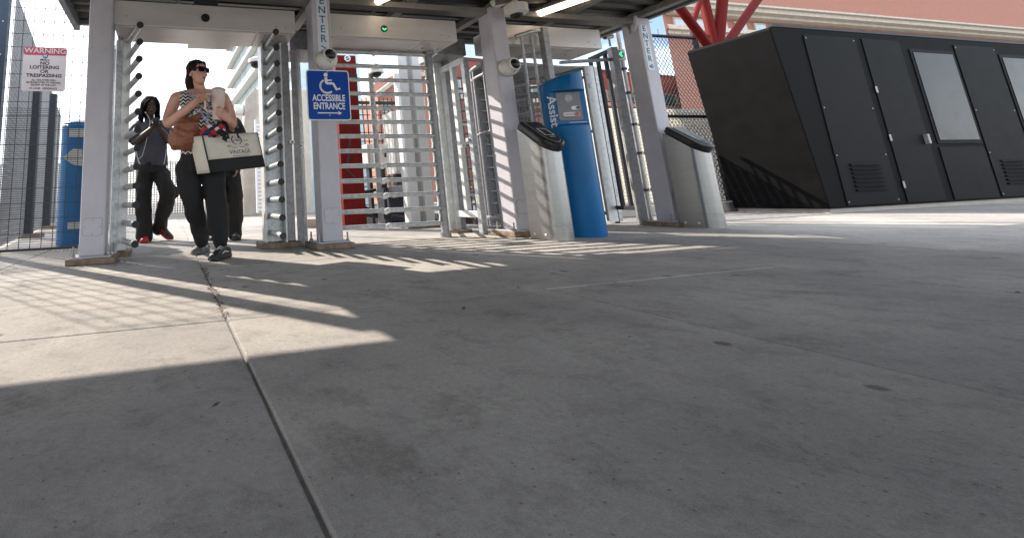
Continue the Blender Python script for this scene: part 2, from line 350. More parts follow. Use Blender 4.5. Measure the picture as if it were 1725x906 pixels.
# ------------------------------------------------------------------ turnstiles
def header(t, x0, x1, seam):
    MB().box(x0, x1, .05, .52, 2.125, 2.368).build('header', HEAD, t, bevel=.006)
    MB().box(x0+.03, x1-.4, .08, .50, 2.115, 2.1245).build('soffit_panel', HEAD, t, bevel=.002)
    MB().box(x1-.385, x1-.03, .08, .50, 2.117, 2.1245).build('soffit_panel', HEAD, t, bevel=.002)
    for dx in (.12, x1-x0-.2, x1-x0-.1):
        MB().ball((x0+dx, .049, 2.17+.05*random.random()), (.008, .004, .008), 8, 5).build('rivet', GALVD, t)
    for dx in (.1, .3): MB().cyl((x1-dx, .3), .012, 2.109, 2.1165, 8).build('bolt', GALVD, t)
def signal(t, u, v, y, kind, r=.038):
    p = W(u, v, y)
    d = MB().path([p+Y*.001, p-Y*.008], r, 24).build('signal_lens', BLACKP, t, smooth=True)
    if kind:
        q = r*.55; mb = MB()
        if kind == 'down':
            mb.bar(p+V((-q, -.0095, q*.1)), p+V((0, -.0095, -q*.8)), q*.5, .003, (0, 1, 0)).bar(p+V((0, -.0095, -q*.8)), p+V((q, -.0095, q*.1)), q*.5, .003, (0, 1, 0))
        else:
            mb.bar(p+V((q*.4, -.0095, q)), p+V((-q*.9, -.0095, 0)), q*.55, .003, (0, 1, 0)).bar(p+V((-q*.9, -.0095, 0)), p+V((q*.4, -.0095, -q)), q*.55, .003, (0, 1, 0))
        mb.build('green_arrow', GRN, d)
def comb(t, tip0, dirn, L_, n=13, z0=.148, dz=.1605, r=.027, m=GALV):
    d = V(dirn).normalized()
    for k in range(n):
        a = V((tip0[0], tip0[1], z0+k*dz)); b = a+d*L_
        o = MB().path([a, b], r, 14).build('comb_bar', m, t, smooth=True)
        MB().path([a-d*.006, a+d*.012], r+.0035, 14).build('end_cap', BLACKM, o, smooth=True)
def frame_panel(t, a, b, n, zt=2.05, w=.05, m=GALV, zr=.27, front=.062, mf=None):
    a, b = V(a), V(b); d = (b-a).normalized(); rot = math.atan2(d.y, d.x)-math.pi/2
    for k in range(n):
        p = a+(b-a)*(k/(n-1)); ww = front if k == 0 else w*.8
        MB().post(p.x, p.y, 0 if k in (0, n-1) else zr, zt-(.0 if k == 0 else .025), ww, ww, rot).build('frame_post' if k in (0, n-1) else 'frame_bar', (mf or m) if k == 0 else m, t, bevel=.004)
    for z in (zr, zt-.022):
        MB().bar(V((a.x, a.y, z))+d*front/2, V((b.x, b.y, z))+d*.02, w*.82, w).build('rail', m, t, bevel=.004)
def latch(t, x, y, z):
    o = MB().box(x-.03, x+.03, y-.045, y, z-.02, z+.02).build('latch', GALVW, t, bevel=.004); MB().ball((x, y-.047, z), (.009, .004, .009), 8, 5).build('bolt', DARKST, o)
GRP = 'full height turnstiles in one row'
# left turnstile
t1 = thing('turnstile', (1, .3, 0), 'left full height turnstile the woman walks through, bars swung open', 'turnstile', GRP)
header(t1, .1, 1.86, .8)
MB().box(.80, 1.27, .522, .68, 2.13, 2.20).build('soffit_box', HEAD, t1, bevel=.004)
signal(t1, 346, 31, .05, None, .042)
DC = V((-.276, .961, 0))
comb(t1, (.352, -.1), DC, .50)
MB().post(.175, .47, .055, 2.12, .10, .06, .28).build('comb_post', GALVW, t1, bevel=.005)
MB().post(.145, .56, .055, 2.12, .07, .09, .28).build('comb_post', GALV, t1, bevel=.005)
MB().box(.09, .27, .42, .72, 0, .05).build('plinth', PLINTH, t1, bevel=.006)
frame_panel(t1, (.135, .30, 0), (-.10, 1.12, 0), 6, 2.05, .05, GALV)
MB().post(.135, .40, 2.05, 2.124, .05, .05).build('stub', GALVD, t1)
comb(t1, (1.62, -.1), Y, .50)
MB().box(1.575, 1.745, .42, .46, .055, 2.115).build('comb_post', GALV, t1, bevel=.004)
MB().box(1.555, 1.5745, .36, .54, .055, 2.115).build('comb_flange', GALVW, t1, bevel=.003)
MB().box(1.7455, 1.765, .30, .46, .055, 2.115).build('comb_flange', GALVW, t1, bevel=.003)
MB().box(1.79, 1.87, .40, .50, .055, 2.124).build('frame_post', GALVD, t1, bevel=.004)
MB().box(1.50, 1.90, .30, .62, 0, .054).build('plinth', PLINTH, t1, bevel=.006)
frame_panel(t1, (1.925, .40, 0), (2.10, .86, 0), 3, 2.06, .075, GALV, .24, .064, GALVD)
latch(t1, 1.86, .40, 1.05); latch(t1, 2.0, .56, 1.03)
MB().box(1.90, 2.25, .42, .9, 2.08, 2.30).build('header_end', GALVD, t1, bevel=.006)
# middle turnstile
t2 = thing('turnstile', (3.1, .3, 0), 'middle full height turnstile closed by long horizontal bars, green arrow on its header', 'turnstile', GRP)
header(t2, 2.24, 3.735, .8); signal(t2, 647, 49, .05, 'down', .038)
RX, RY = 3.60, .45
MB().cyl((RX, RY), .042, .05, 2.115, 18).build('rotor_post', GALVD, t2, smooth=True)
MB().cyl((RX, RY), .07, 2.085, 2.114, 18).build('rotor_flange', GALVD, t2, smooth=True)
MB().cyl((RX, RY), .06, 0, .05, 20).build('rotor_base', GALVD, t2, smooth=True)
for k in range(13):
    z = .15+k*.1615
    a = MB().path([(RX-.03, RY, z), (2.935, RY, z)], .024, 12).build('rotor_arm', GALV, t2, smooth=True)
    MB().path([(2.89, RY, z), (2.22, RY, z)], .024, 12).build('barrier_bar', GALV, t2, smooth=True)
    MB().path([(2.94, RY, z), (2.90, RY-.01, z-.006), (2.885, RY-.02, z-.02)], .029, 10).build('arm_end_cap', GALVW, a, smooth=True)
for k in range(13):
    z = .15+k*.1615; MB().path([(RX+.02, RY+.035, z), (RX+.33, RY+.57, z)], .02, 12).build('rotor_arm', GALV, t2, smooth=True)
for k in range(12):
    z = .15+k*.1615; MB().path([(RX-.055, RY-.0, z+.021), (RX-.048, RY-.0, z+.08), (RX-.055, RY-.0, z+.14)], .012, 8).build('arm_loop', GALVW, t2, smooth=True)
MB().box(2.14, 2.22, .36, .50, .0, 2.12).build('barrier_post', GALV, t2, bevel=.004)
MB().post(4.02, .95, .03, 2.22, .125, .09).build('frame_post', GALVW, t2, bevel=.005)
MB().post(4.125, .93, .03, 2.22, .075, .11).build('frame_post', GALVD, t2, bevel=.005)
for z in (2.05, 1.92, 1.45, 1.4, 1.0): MB().ball((4.065, .902, z), (.011, .008, .011), 8, 5).build('bolt', DARKST, t2)
frame_panel(t2, (4.06, .42, 0), (4.06, .90, 0), 3, 2.06, .075, GALVW, .22, .066, GALV)
latch(t2, 4.04, .62, 1.02); latch(t2, 4.025, .47, 1.07)
MB().cyl((4.05, .9), .17, 0, .03, 20).build('plinth', PLINTH, t2, smooth=True)
MB().box(3.80, 4.20, .55, 1.0, 2.14, 2.36).build('header_end', GALVD, t2, bevel=.006)
# right turnstile
t3 = thing('turnstile', (5.2, .5, 0), 'right full height turnstile with a curved cage, behind the blue assistance kiosk', 'turnstile', GRP)
header(t3, 4.30, 5.735, .8)
MB().post(4.80, -.05, 0, 2.30, .075, .075).build('frame_post', GALVD, t3, bevel=.005)
MB().path([(4.80, -.05, 2.27), (4.65, -.045, 2.255), (4.46, 0, 2.20)], .024, 10).build('curved_rail', GALV, t3, smooth=True)
for x in (4.52, 4.66): MB().path([(x, -.02, 2.2), (x, -.02, .05)], .016, 10).build('cage_bar', GALV, t3, smooth=True)
for k in range(12):
    z = .2+k*.165; MB().path([(4.58, .32, z), (4.76, -.01, z)], .02, 10).build('comb_bar', GALV, t3, smooth=True)
MB().path([(4.58, .33, .05), (4.58, .33, 2.12)], .028, 12).build('comb_post', GALV, t3, smooth=True)
cc = V((5.25, .62, 0)); R_ = .78
def arc(z, a0, a1, r=R_): return [cc+V((r*math.cos(a), r*math.sin(a), z)) for a in [math.radians(a0+(a1-a0)*k/18) for k in range(19)]]
for z, rr in ((2.06, .028), (1.93, .02), (1.2, .02), (.15, .024)): MB().path(arc(z, 0, 180), rr, 8).build('cage_ring', GALVD, t3, smooth=True)
for k in range(13):
    p = arc(0, 0, 180)[int(k*1.5)]; MB().path([p+Z*.05, p+Z*2.05], .014, 8).build('cage_bar', GALVD, t3, smooth=True)
for k in range(30):
    a = math.radians(58+94*k/29); p = cc+V((R_*math.cos(a), R_*math.sin(a), 0)); MB().path([p+Z*.05, p+Z*2.05], .021, 8).build('cage_bar', GALVD, t3, smooth=True)  # dense extra bars, added to keep sun off the rightmost column and pillar
for k in range(12):
    z = .2+k*.16; MB().path([(5.06, 1.30, z), (5.85, .95, z)], .02, 8).build('rotor_arm', GALVD, t3, smooth=True)  # wing of arms added to break up the sunlight falling further right
MB().prism([(cc.x+.79*math.cos(math.radians(a)), cc.y+.79*math.sin(math.radians(a)), 2.062) for a in range(0, 181, 10)], (0, 0, .018)).build('added_shade_plate', GALV, t3)  # plate added over the cage to block sun from the rightmost column
MB().cyl((5.06, 1.30), .035, 0, 2.06, 14).build('rotor_post', GALVD, t3, smooth=True)
for k in range(13):
    z = .15+k*.16; MB().path([(4.55, 1.32, z), (5.45, 1.28, z)], .016, 8).build('rotor_arm', GALVD, t3, smooth=True)
MB().post(6.32, .84, .02, 2.15, .15, .10).build('frame_post', GALVW, t3, bevel=.005)
MB().post(6.45, .87, .02, 2.15, .10, .10).build('frame_post', GALV, t3, bevel=.005)
for z in (2.02, 1.88, 1.84): MB().ball((6.28, .785, z), (.011, .008, .011), 8, 5).build('bolt', GALVW, t3)
frame_panel(t3, (6.31, .40, 0), (6.40, .82, 0), 4, 2.28, .05, DARKST, .2, .085, GALVD)
MB().bar((5.60, .56, 2.10), (6.34, .42, 2.13), .04, .04).build('header_arm', GALVD, t3, bevel=.006)
# green arrow box on the right frame
p = W(1045.5, 92, .36)
t = thing('arrow_signal', p, 'small grey box with a glowing green left arrow, beside the rightmost column', 'signal')
MB().box(p.x-.085, p.x+.085, .36, .42, p.z-.075, p.z+.075).build('case', GREYC, t, bevel=.008)
signal(t, 1045.5, 92, .3595, 'left', .052)
p = W(1026, 66, .40); t = thing('bullet_camera', p, 'small white camera on top of the right frame post', 'camera')
MB().path([p+V((-.06, 0, .015)), p+V((.06, 0, .035))], .028, 12).build('body', CAMW, t, smooth=True); MB().path([p+V((-.075, 0, .01)), p+V((-.058, 0, .015))], .024, 12).build('lens', BLACKP, t, smooth=True)
MB().cyl((p.x, p.y), .014, p.z-.10, p.z, 8).build('bracket', CAMW, t)
# conduits right of it
for u0, v0, vb, lab in ((1038, 50, 372, 'left of two galvanised conduits between the frame and the rightmost column'), (1052, 52, 372, 'right of two galvanised conduits between the frame and the rightmost column')):
    a = W(u0, v0, .78); t = thing('conduit', (a.x, .78, 0), lab, 'conduit', 'conduits by the rightmost column')
    MB().cyl((a.x, .78), .032, 0, a.z, 12).build('pipe', GALVD, t, smooth=True)
    for z in (.4, .9, 1.3, 1.75, 2.1): MB().cyl((a.x, .78), .045, z, z+.03, 12).build('clamp', DARKST, t, smooth=True)
# ------------------------------------------------------------------ dome cameras
def dome(c, look, label, r=.116):
    c = V(c); look = V(look).normalized(); a, b = frame(look); t = thing('dome_camera', c, label, 'camera', 'white dome cameras')
    MB().ball(c, (r*.98, r*.85, r*.86), 24, 14, (a, b, look)).build('housing', CAMW, t, smooth=True)
    q = c+look*r*.48; MB().path([q+look*r*.30, q+look*r*.42], r*.62, 24).build('ring', CAMW, t, smooth=True)
    MB().ball(q+look*r*.25, (r*.55, r*.55, r*.45), 20, 12, (a, b, look)).build('lens_dome', BLACKP, t, smooth=True)
    MB().ball(q+look*r*.57, (r*.2, r*.2, r*.16), 12, 8, (a, b, look)).build('lens', DARKST, t, smooth=True)
    for k in range(3):
        g_ = 2*math.pi*k/3+.5; MB().ball(c+a*math.cos(g_)*r*.72+b*math.sin(g_)*r*.62+look*r*.58, r*.06, 8, 5).build('screw', DARKST, t)
    return t
dome(W(550, 101, -.04), (.08, -.9, .25), 'white dome camera just above the blue accessible sign')
dome(W(857, 114, -.04), (.02, -.98, .12), 'white dome camera low on the sun striped column')
p = W(869, 17, -.18); t = thing('bracket_camera', p, 'large white dome camera hanging from a bracket high on the third column', 'camera')
MB().path([p+Z*.052, p+Z*.047, p-Z*.045, p-Z*.052], [.112, .122, .122, .10], 28).build('housing', CAMW, t, smooth=True)
MB().path([p-Z*.052, p-Z*.058], [.098, .085], 28).build('ring', CAMW, t, smooth=True)
MB().ball(p-Z*.052, (.07, .07, .055), 20, 12).build('lens_dome', BLACKP, t, smooth=True)
MB().path([p+Z*.05, p+Z*.11], [.04, .03], 16).build('neck', CAMW, t, smooth=True)
MB().path([p+Z*.11, p+V((-.03, .06, .13)), p+V((-.10, .15, .11))], .03, 12).build('arm', CAMW, t, smooth=True)
q = W(835, 5, -.005); MB().path([q, q-Y*.045], [.075, .06], 20).build('wall_mount', CAMW, t, smooth=True)
# ------------------------------------------------------------------ blue accessible sign
p = W(553.6, 160.5, -.02); t = thing('accessible_sign', p, 'blue accessible entrance sign with wheelchair symbol and arrow', 'sign')
sw_, sh_ = .452, .512
ys = p.y
plate(p+Y*.003, X, Z, sw_, sh_, .03, .004, 'border', WHITE, t)
plate(p-Y*.0015, X, Z, sw_-.022, sh_-.022, .024, .002, 'panel', SIGNB, t)
def sp(x, z, k=.005): return V((p.x+x, ys-k, p.z+z))
mb = MB()                                     # wheelchair symbol
pts = [sp(-.012+.072*math.cos(a), .088+.068*math.sin(a)) for a in [math.radians(118+190*k/22) for k in range(23)]]
for a, b in zip(pts[:-1], pts[1:]): mb.bar(a, b+(b-a)*.15, .02, .004, (0, 1, 0))
mb.path([sp(-.022, .205), sp(-.022, .205, .007)], .022, 16)
mb.bar(sp(-.022, .178, .0053), sp(-.018, .118, .0053), .03, .004, (0, 1, 0)).bar(sp(-.02, .118, .0057), sp(.055, .118, .0057), .022, .004, (0, 1, 0))
mb.bar(sp(-.018, .150, .0061), sp(.04, .150, .0061), .013, .004, (0, 1, 0)).bar(sp(.05, .122, .0061), sp(.088, .052, .0061), .022, .004, (0, 1, 0)).bar(sp(.083, .056, .0057), sp(.125, .068, .0057), .017, .004, (0, 1, 0))
mb.build('wheelchair_symbol', WHITE, t)
text('ACCESSIBLE', .092, sp(0, -.033, .0035), X, Z, WHITE, t, bold=.0022, squeeze=.70)
text('ENTRANCE', .092, sp(0, -.115, .0035), X, Z, WHITE, t, bold=.0022, squeeze=.70)
MB().bar(sp(-.125, -.182), sp(.095, -.182), .011, .003, (0, 1, 0)).prism([sp(.09, -.163, .0035), sp(.09, -.201, .0035), sp(.128, -.182, .0035)], (0, -.003, 0)).build('arrow', WHITE, t)
for z in (.235, -.205): MB().ball(sp(.0, z, .003), (.008, .005, .008), 8, 5).build('screw', GALV, t)
# ------------------------------------------------------------------ blue assistance kiosk
KC = V((4.705, -.27, 0)); KR = .205; FN = V((-.28, -.96, 0)).normalized(); FT = V((-FN.y, FN.x, 0))   # face normal, face right
t = thing('assist_kiosk', KC, 'tall blue cylinder assistance kiosk with an intercom panel', 'kiosk', 'blue assistance kiosks')
def ring(z, n=48, cut=None, r=KR):
    pts = []
    for k in range(n):
        a = 2*math.pi*k/n; d = V((math.cos(a), math.sin(a), 0))*r
        if cut is not None and d.dot(FN) > cut: d = d-FN*(d.dot(FN)-cut)
        pts.append(KC+d+Z*(z(d) if callable(z) else z))
    return pts
def stack(rings):
    n = len(rings[0]); mb = MB(); vs = [q for r_ in rings for q in r_]
    fs = [(i*n+j, i*n+(j+1) % n, (i+1)*n+(j+1) % n, (i+1)*n+j) for i in range(len(rings)-1) for j in range(n)]
    fs += [tuple(range(n-1, -1, -1)), tuple((len(rings)-1)*n+j for j in range(n))]
    return mb.add(vs, fs)
stack([ring(0, r=KR-.004), ring(.03), ring(1.10), ring(1.13, cut=.095)]).build('lower_body', BLUE, t, smooth=True)
stack([ring(1.131, cut=.092), ring(1.475, cut=.092)]).build('upper_body', BLUE, t, smooth=True)
RT = V((.75, -.2, 0)).normalized()
stack([ring(1.476), ring(lambda d: 1.63+.33*d.dot(RT)), ring(lambda d: 1.66+.33*d.dot(RT), r=KR-.03)]).build('hood', BLUE, t, smooth=True)
GREYP = mat('panel_steel', (.17, .17, .18), .45, .3, .12, 9); fc = KC+FN*.093+Z*1.315
def kp(x, z, k=0.): return fc+FT*x+Z*z+FN*k
pn = plate(fc, FT, Z, .245, .30, .008, .006, 'intercom_panel', GREYP, t, .0015)
MB().path([kp(.0, .085, .006), kp(.0, .085, .009)], .042, 24).build('speaker_grille', GALVD, pn, smooth=True)
plate(kp(.055, -.02, .006), FT, Z, .075, .04, .018, .002, 'label', WHITE, pn); MB().path([kp(.078, -.02, .008), kp(.078, -.02, .014)], .014, 14).build('button', BLACKP, pn, smooth=True)
plate(kp(.01, -.085, .006), FT, Z, .17, .045, .02, .002, 'label', SIGNW, pn); MB().bar(kp(-.065, -.085, .009), kp(.045, -.085, .009), .014, .003, Z).build('red_line', SIGNR, pn)
MB().path([kp(.065, -.085, .008), kp(.065, -.085, .016)], .02, 16).build('red_button', mat('red_plastic', (.45, .02, .03), .3, 0, .1, 9), pn, smooth=True)
for sx in (-1, 1):
    for z in (-.135, 0, .135): MB().ball(kp(sx*.11, z, .006), .0055, 8, 5).build('screw', GALVD, pn)
for k, w_ in enumerate((.13,)): MB().bar(kp(-.065, -.118, .008), kp(-.065+w_, -.118, .008), .006, .002, Z).build('print', INK, pn)
MB().bar(kp(-.06, -.180, .06), kp(.12, -.180, .06), .012, .004, Z).build('shelf_edge', STAIN, t)
a_as = math.radians(203)
def fas(x, y):
    a = a_as-.16+(y/KR); r = KR+.0025; return KC+V((r*math.cos(a), r*math.sin(a), 1.40-x))
# lettering runs down the pillar
text('Assist', .13, (0, 0, 0), X, Z, WHITE, t, 'lettering', 'LEFT', fn=lambda x, y: fas(x-.03, y), bold=.0025, squeeze=1.06)
# kiosk seen from behind on the left
KC2 = V((-.555, 2.22, 0))
t = thing('assist_kiosk', KC2, 'blue cylinder kiosk seen through the mesh fence, half behind the leftmost column', 'kiosk', 'blue assistance kiosks')
KC = KC2
stack([ring(0), ring(1.50), ring(1.535, r=.16)]).build('body', BLUE, t, smooth=True)
stack([ring(1.5355, r=.185), ring(1.575, r=.14)]).build('cap', mat('pale_cap', (.55, .62, .72), .4, 0, .1, 8), t, smooth=True)
def kb(u, v): return W(u, v, KC2.y-KR-.004)
for u0, u1, v0, v1 in ((117, 141, 217, 231), (114, 141, 375, 385)):
    a, b = kb(u0, v0), kb(u1, v1); MB().box(a.x, b.x, a.y-.004, a.y+.14, b.z, a.z).build('metal_plate', GREYC, t)
a = [kb(105, 266), kb(124, 250), kb(138, 252), kb(138, 279), kb(124, 278)]; MB().prism(a, (0, .14, 0)).build('metal_plate', GREYC, t)
# ------------------------------------------------------------------ card reader pillars
def validator(x0, y0, zt, label, w=.235, dep=.36):
    t = thing('card_reader_pillar', (x0+w/2, y0, 0), label, 'card reader', 'stainless card reader pillars')
    prof = [(x0, y0)]; r = w/2; yc = y0-dep+r
    for k in range(15):
        a = math.pi+math.pi*k/14; prof.append((x0+r+r*math.cos(a), yc+r*math.sin(a)))
    prof.append((x0+w, y0))
    top = lambda y: zt-(y0-y)*.78
    n = len(prof); mb = MB(); mb.add([(x, y, 0) for x, y in prof]+[(x, y, top(y)) for x, y in prof], [(i, (i+1) % n, n+(i+1) % n, n+i) for i in range(n)]+[tuple(range(n-1, -1, -1)), tuple(range(n, 2*n))])
    mb.build('pillar', STAIN, t, smooth=True)
    c = V((x0+w/2, 0, 0))
    def P(x, y, k): nrm = V((0, -.78, 1)).normalized(); return V((x, y, top(y)))+nrm*k
    def slab(sc, k0, k1, name, m, par, bev=0):
        pr_ = []
        for x, y in prof:
            pr_.append((c.x+(x-c.x)*sc, (y0-dep/2)+(y-(y0-dep/2))*(1-(1-sc)*.6)))
        mb = MB(); mb.add([P(x, y, k0) for x, y in pr_]+[P(x, y, k1) for x, y in pr_], [(i, (i+1) % n, n+(i+1) % n, n+i) for i in range(n)]+[tuple(range(n-1, -1, -1)), tuple(range(n, 2*n))]); return mb.build(name, m, par, bevel=bev)
    rd = slab(1.03, .002, .085, 'reader', BLACKP, t, .022)
    slab(.72, .0855, .090, 'reader_trim', GALVD, rd); slab(.66, .0905, .094, 'reader_glass', BLACKP, rd)
    ym = y0-dep*.52
    q = [P(c.x-.05, ym+.05, .0955), P(c.x+.05, ym+.05, .0955), P(c.x+.05, ym-.05, .0955), P(c.x-.05, ym-.05, .0955)]
    mb = MB()
    for i in range(4): mb.bar(q[i], q[(i+1) % 4], .006, .002)
    mb.build('target_mark', WHITE, rd)
    q = [P(c.x-.03, ym-.075, .0955), P(c.x+.03, ym-.075, .0955)]; MB().bar(q[0], q[1], .02, .002).build('symbol', WHITE, rd)
    MB().ball(P(c.x+.05, y0-dep+.06, .08), .012, 10, 6).build('key_lock', GALVW, rd)
    for dy in (.06, .2): MB().ball((x0-.001, y0-dy, .05), (.006, .014, .014), 10, 6).build('bolt', GALVW, t)
    return t
validator(4.10, -.24, 1.10, 'stainless card reader pillar with sun stripes, left of the blue kiosk')
validator(6.27, -.06, 1.08, 'stainless card reader pillar in the shade, right of the rightmost column')
# ------------------------------------------------------------------ dark console, right
t = thing('service_booth', (9.5, .9, 0), 'long charcoal service booth at the right with a slanted end wall', 'booth')
CHAR = mat('charcoal_paint', (.006, .006, .0065), .65, 0, .4, 4, .08, 90, spec=.06)
CHARD = mat('charcoal_door', (.008, .008, .009), .6, 0, .4, 5, .06, 90, spec=.08)
DGLASS = mat('dark_glass', (.01, .012, .014), .25, 0, .3, 3, spec=.15)
yb = .36; bd = 1.15; P0 = W(1156, 86, yb+bd); P1 = W(1240, 366, yb+bd); bz = P0.z; bx1_ = 20.4
def lx(z): return P1.x+(P0.x-P1.x)*z/bz
MB().prism([V((lx(.06), yb, .06)), V((bx1_, yb, .06)), V((bx1_, yb, bz-.05)), V((bx1_-.02, yb, bz-.015)), V((bx1_-.05, yb, bz)), V((lx(bz)+.05, yb, bz)), V((lx(bz)+.015, yb, bz-.015)), V((lx(bz-.05), yb, bz-.05))], (0, bd, 0)).build('body', CHAR, t, bevel=.012)
MB().box(lx(.05)+.04, bx1_-.04, yb+.03, yb+bd-.03, 0, .059).build('base', CONCW, t)
def pnl(x0, x1, z0, z1, name, m, par, k=.012, y=yb): return MB().box(x0, x1, y-k, y-.001, z0, z1).build(name, m, par, bevel=.004)
xs = [lx(.1)+.35+1.2*q for q in range(9)]
for k, x in enumerate(xs):
    w = 1.14
    if k in (1, 6):
        d_ = pnl(x+.1, x+1.0, .09, bz-.1, 'door', CHARD, t); pnl(x+.88, x+.93, .95, 1.1, 'handle', GALVD, d_, .05, yb-.0125)
        for z in (.3, 1.0, 1.75): pnl(x+.085, x+.13, z, z+.1, 'hinge', GALVD, d_, .008, yb-.0125)
    elif k in (2, 4, 7):
        f_ = pnl(x, x+w, .95, bz-.22, 'window', CHARD, t); pnl(x+.06, x+w-.06, 1.01, bz-.28, 'pane', DGLASS, f_, .006, yb-.0125)
        pnl(x, x+w, .09, .9, 'panel', CHARD, t)
    else:
        p_ = pnl(x, x+w, .09, bz-.1, 'panel', CHARD, t)
        for z in [.3+q*.06 for q in range(7)]: MB().bar((x+.25, yb-.02, z), (x+w-.25, yb-.02, z), .012, .04, (0, .7, 1)).build('louvre', CHAR, p_)
        for sx in (.04, w-.04):
            for z in (.14, .8, 1.5, bz-.15): MB().ball((x+sx, yb-.0125, z), (.012, .006, .012), 8, 5).build('bolt', GALVD, p_)
MB().bar((lx(bz)+.05, yb+.02, bz+.02), (bx1_-.02, yb+.02, bz+.02), .05, .038).build('drip_edge', DARKST, t)
# ------------------------------------------------------------------ red branching support
ry = 1.95
J = W(1207, 92, ry)
t = thing('red_branching_support', (J.x, ry, 0), 'red painted steel support with spreading struts at the upper right', 'support')
MB().path([V((J.x, ry, 0)), J+Z*.06], .12, 14).build('post', RED, t, smooth=True)
for (u, v, y), r_ in zip(((1136, 2, ry-.2), (1177, -35, ry+.1), (1222, -55, ry-.1), (1290, -20, ry)), (.075, .08, .09, .075)):
    MB().path([J-Z*.06, W(u, v, y)], r_, 12).build('strut', RED, t, smooth=True)
MB().path([W(1168, 36, ry-.05), W(1176, 12, ry), W(1186, -10, ry)], .045, 10).build('brace', RED, t, smooth=True)
# ------------------------------------------------------------------ left mesh fence, sign, posts
FY = 1.5
t = thing('mesh_fence', (-1, FY, 0), 'near dark wire mesh fence panel left of the first column', 'fence')
mb = MB(); x = -2.1
while x < -.16: mb.bar((x, FY, .03), (x, FY, 3.4), .007); x += .112
z = .03
while z < 3.4: mb.bar((-2.1, FY-.006, z), (-.16, FY-.006, z), .006); z += .165
tag(mb.build('coarse_mesh', WIRE, t), kind='stuff')
mb = MB(); z = .03
while z < 1.62: mb.bar((-2.1, FY+.006, z), (-.16, FY+.006, z), .005); z += .025
tag(mb.build('fine_mesh', WIRE, t), kind='stuff')
MB().bar((-2.1, FY, .025), (-.16, FY, .025), .03).build('bottom_rail', WIRE, t)
a = W(8, 0, FY-.08)
t = thing('fence_post', (a.x, FY-.08, 0), 'dark blue square fence post at the left edge', 'post')
MB().post(a.x, FY-.08, 0, 3.6, .13, .10).build('shaft', NAVY, t, bevel=.006); MB().post(a.x, FY-.08, 0, .03, .25, .22).build('foot', PLINTH, t)
for z in (2.6, 2.2, 1.2, .5): MB().ball((a.x+.02, FY-.135, z), (.012, .008, .012), 8, 5).build('bolt', GALV, t)
F0, F1 = V((-1.35, 2.0, 0)), V((-2.75, 11.1, 0))
t = thing('receding_fence', F0, 'tall pale mesh fence running back on the left', 'fence')
mb = MB(); d = (F1-F0); Lf = d.length; d.normalize(); s = 0
while s < Lf: q = F0+d*s; mb.bar(q+Z*.03, q+Z*3.24, .009); s += .075
z = .05
while z < 3.25: mb.bar(F0+Z*z, F1+Z*z, .009); z += .075
tag(mb.build('mesh', mat('fence_mesh_grey', (.26, .265, .275), .55, .2, .2, 5), t), kind='stuff')
for y_, u_ in ((4.32, 0), (7.44, 0)):
    q = V((-1.71-.154*(y_-4.32)+.09, y_-.1, 0))
    t2_ = thing('fence_post', q, 'nearer dark square post of the receding fence, below the warning sign' if y_ < 5 else 'farther dark square post of the receding fence, below the warning sign', 'post')
    MB().post(q.x, q.y, 0, 3.1, .12 if y_ < 5 else .15).build('shaft', DARKST, t2_, bevel=.005); MB().post(q.x, q.y, 0, .06, .42, .3).build('foot', PLINTH, t2_)
# back fence and its wall
t = thing('perforated_fence', (1, 11.3, 0), 'pale perforated metal fence across the far end of the plaza', 'fence')
mb = MB(); x = -5
while x < 3.9: mb.box(x, x+.035, 11.3, 11.315, .12, 1.75); x += .082
z = .12
while z < 1.75: mb.box(-5, 3.9, 11.294, 11.2995, z, z+.03); z += .075
tag(mb.build('perforated_sheet', PALEW, t), kind='stuff'); MB().box(-5, 3.9, 11.28, 11.33, 0, .12).build('base_rail', GREYC, t); MB().box(-5, 3.9, 11.28, 11.33, 1.75, 1.80).build('top_rail', GREYC, t)
for x in (-3.4, -1.4, .6, 2.6): MB().post(x, 11.34, 0, 1.85, .06).build('post', GREYC, t)
# warning sign
p = W(75, 117, FY-.03); t = thing('warning_sign', p, 'white warning sign with a crimson band on the mesh fence', 'sign')
ww, wh = .47, .535; tl = -.055
ex = V((math.cos(tl*.6), 0, -math.sin(tl*.6)*.0)).normalized(); ez = Z
def wp(x, z, k=.004): return V((p.x+x, p.y-k, p.z+z))
plate(p, X, Z, ww, wh, .03, .004, 'panel', SIGNW, t)
MB().prism([wp(x, z, .0045) for x, z in [(x_, z_+.218) for x_, z_ in rrect(ww, .098, .03)]], (0, -.001, 0)).build('red_band', SIGNR, t)
text('WARNING', .088, wp(0, .22, .006), X, Z, SIGNW, t, bold=.0012, squeeze=1.06)
MB().path([wp(0, .158, .0045), wp(0, .158, .0075)], .028, 20).build('logo_disc', mat('logo_blue', (.06, .10, .32), .5, 0, 0), t, smooth=True)
text('M', .044, wp(0, .157, .008), X, Z, WHITE, t, 'logo_letter', bold=.0015)
text('Metro', .034, wp(0, .112), X, Z, INK, t, bold=.0006, squeeze=1.2)
for s_, z_, h_ in (('NO', .070, .056), ('LOITERING', .020, .056), ('OR', -.030, .056), ('TRESPASSING', -.080, .056)): text(s_, h_, wp(0, z_), X, Z, INK, t, bold=.0016, squeeze=1.13)
for s_, z_ in (('ALL VIOLATORS WILL', -.135), ('BE PROSECUTED TO THE FULL', -.165), ('EXTENT OF THE LAW', -.195), ('ST. LOUIS   ORDINANCE', -.235)): text(s_, .029, wp(0, z_), X, Z, INK, t, bold=.0006, squeeze=.92)
for z_ in (.23, -.255): MB().ball(wp(0 if z_ > 0 else .0, z_, .003), (.006, .004, .006), 8, 5).build('screw', GALV, t)
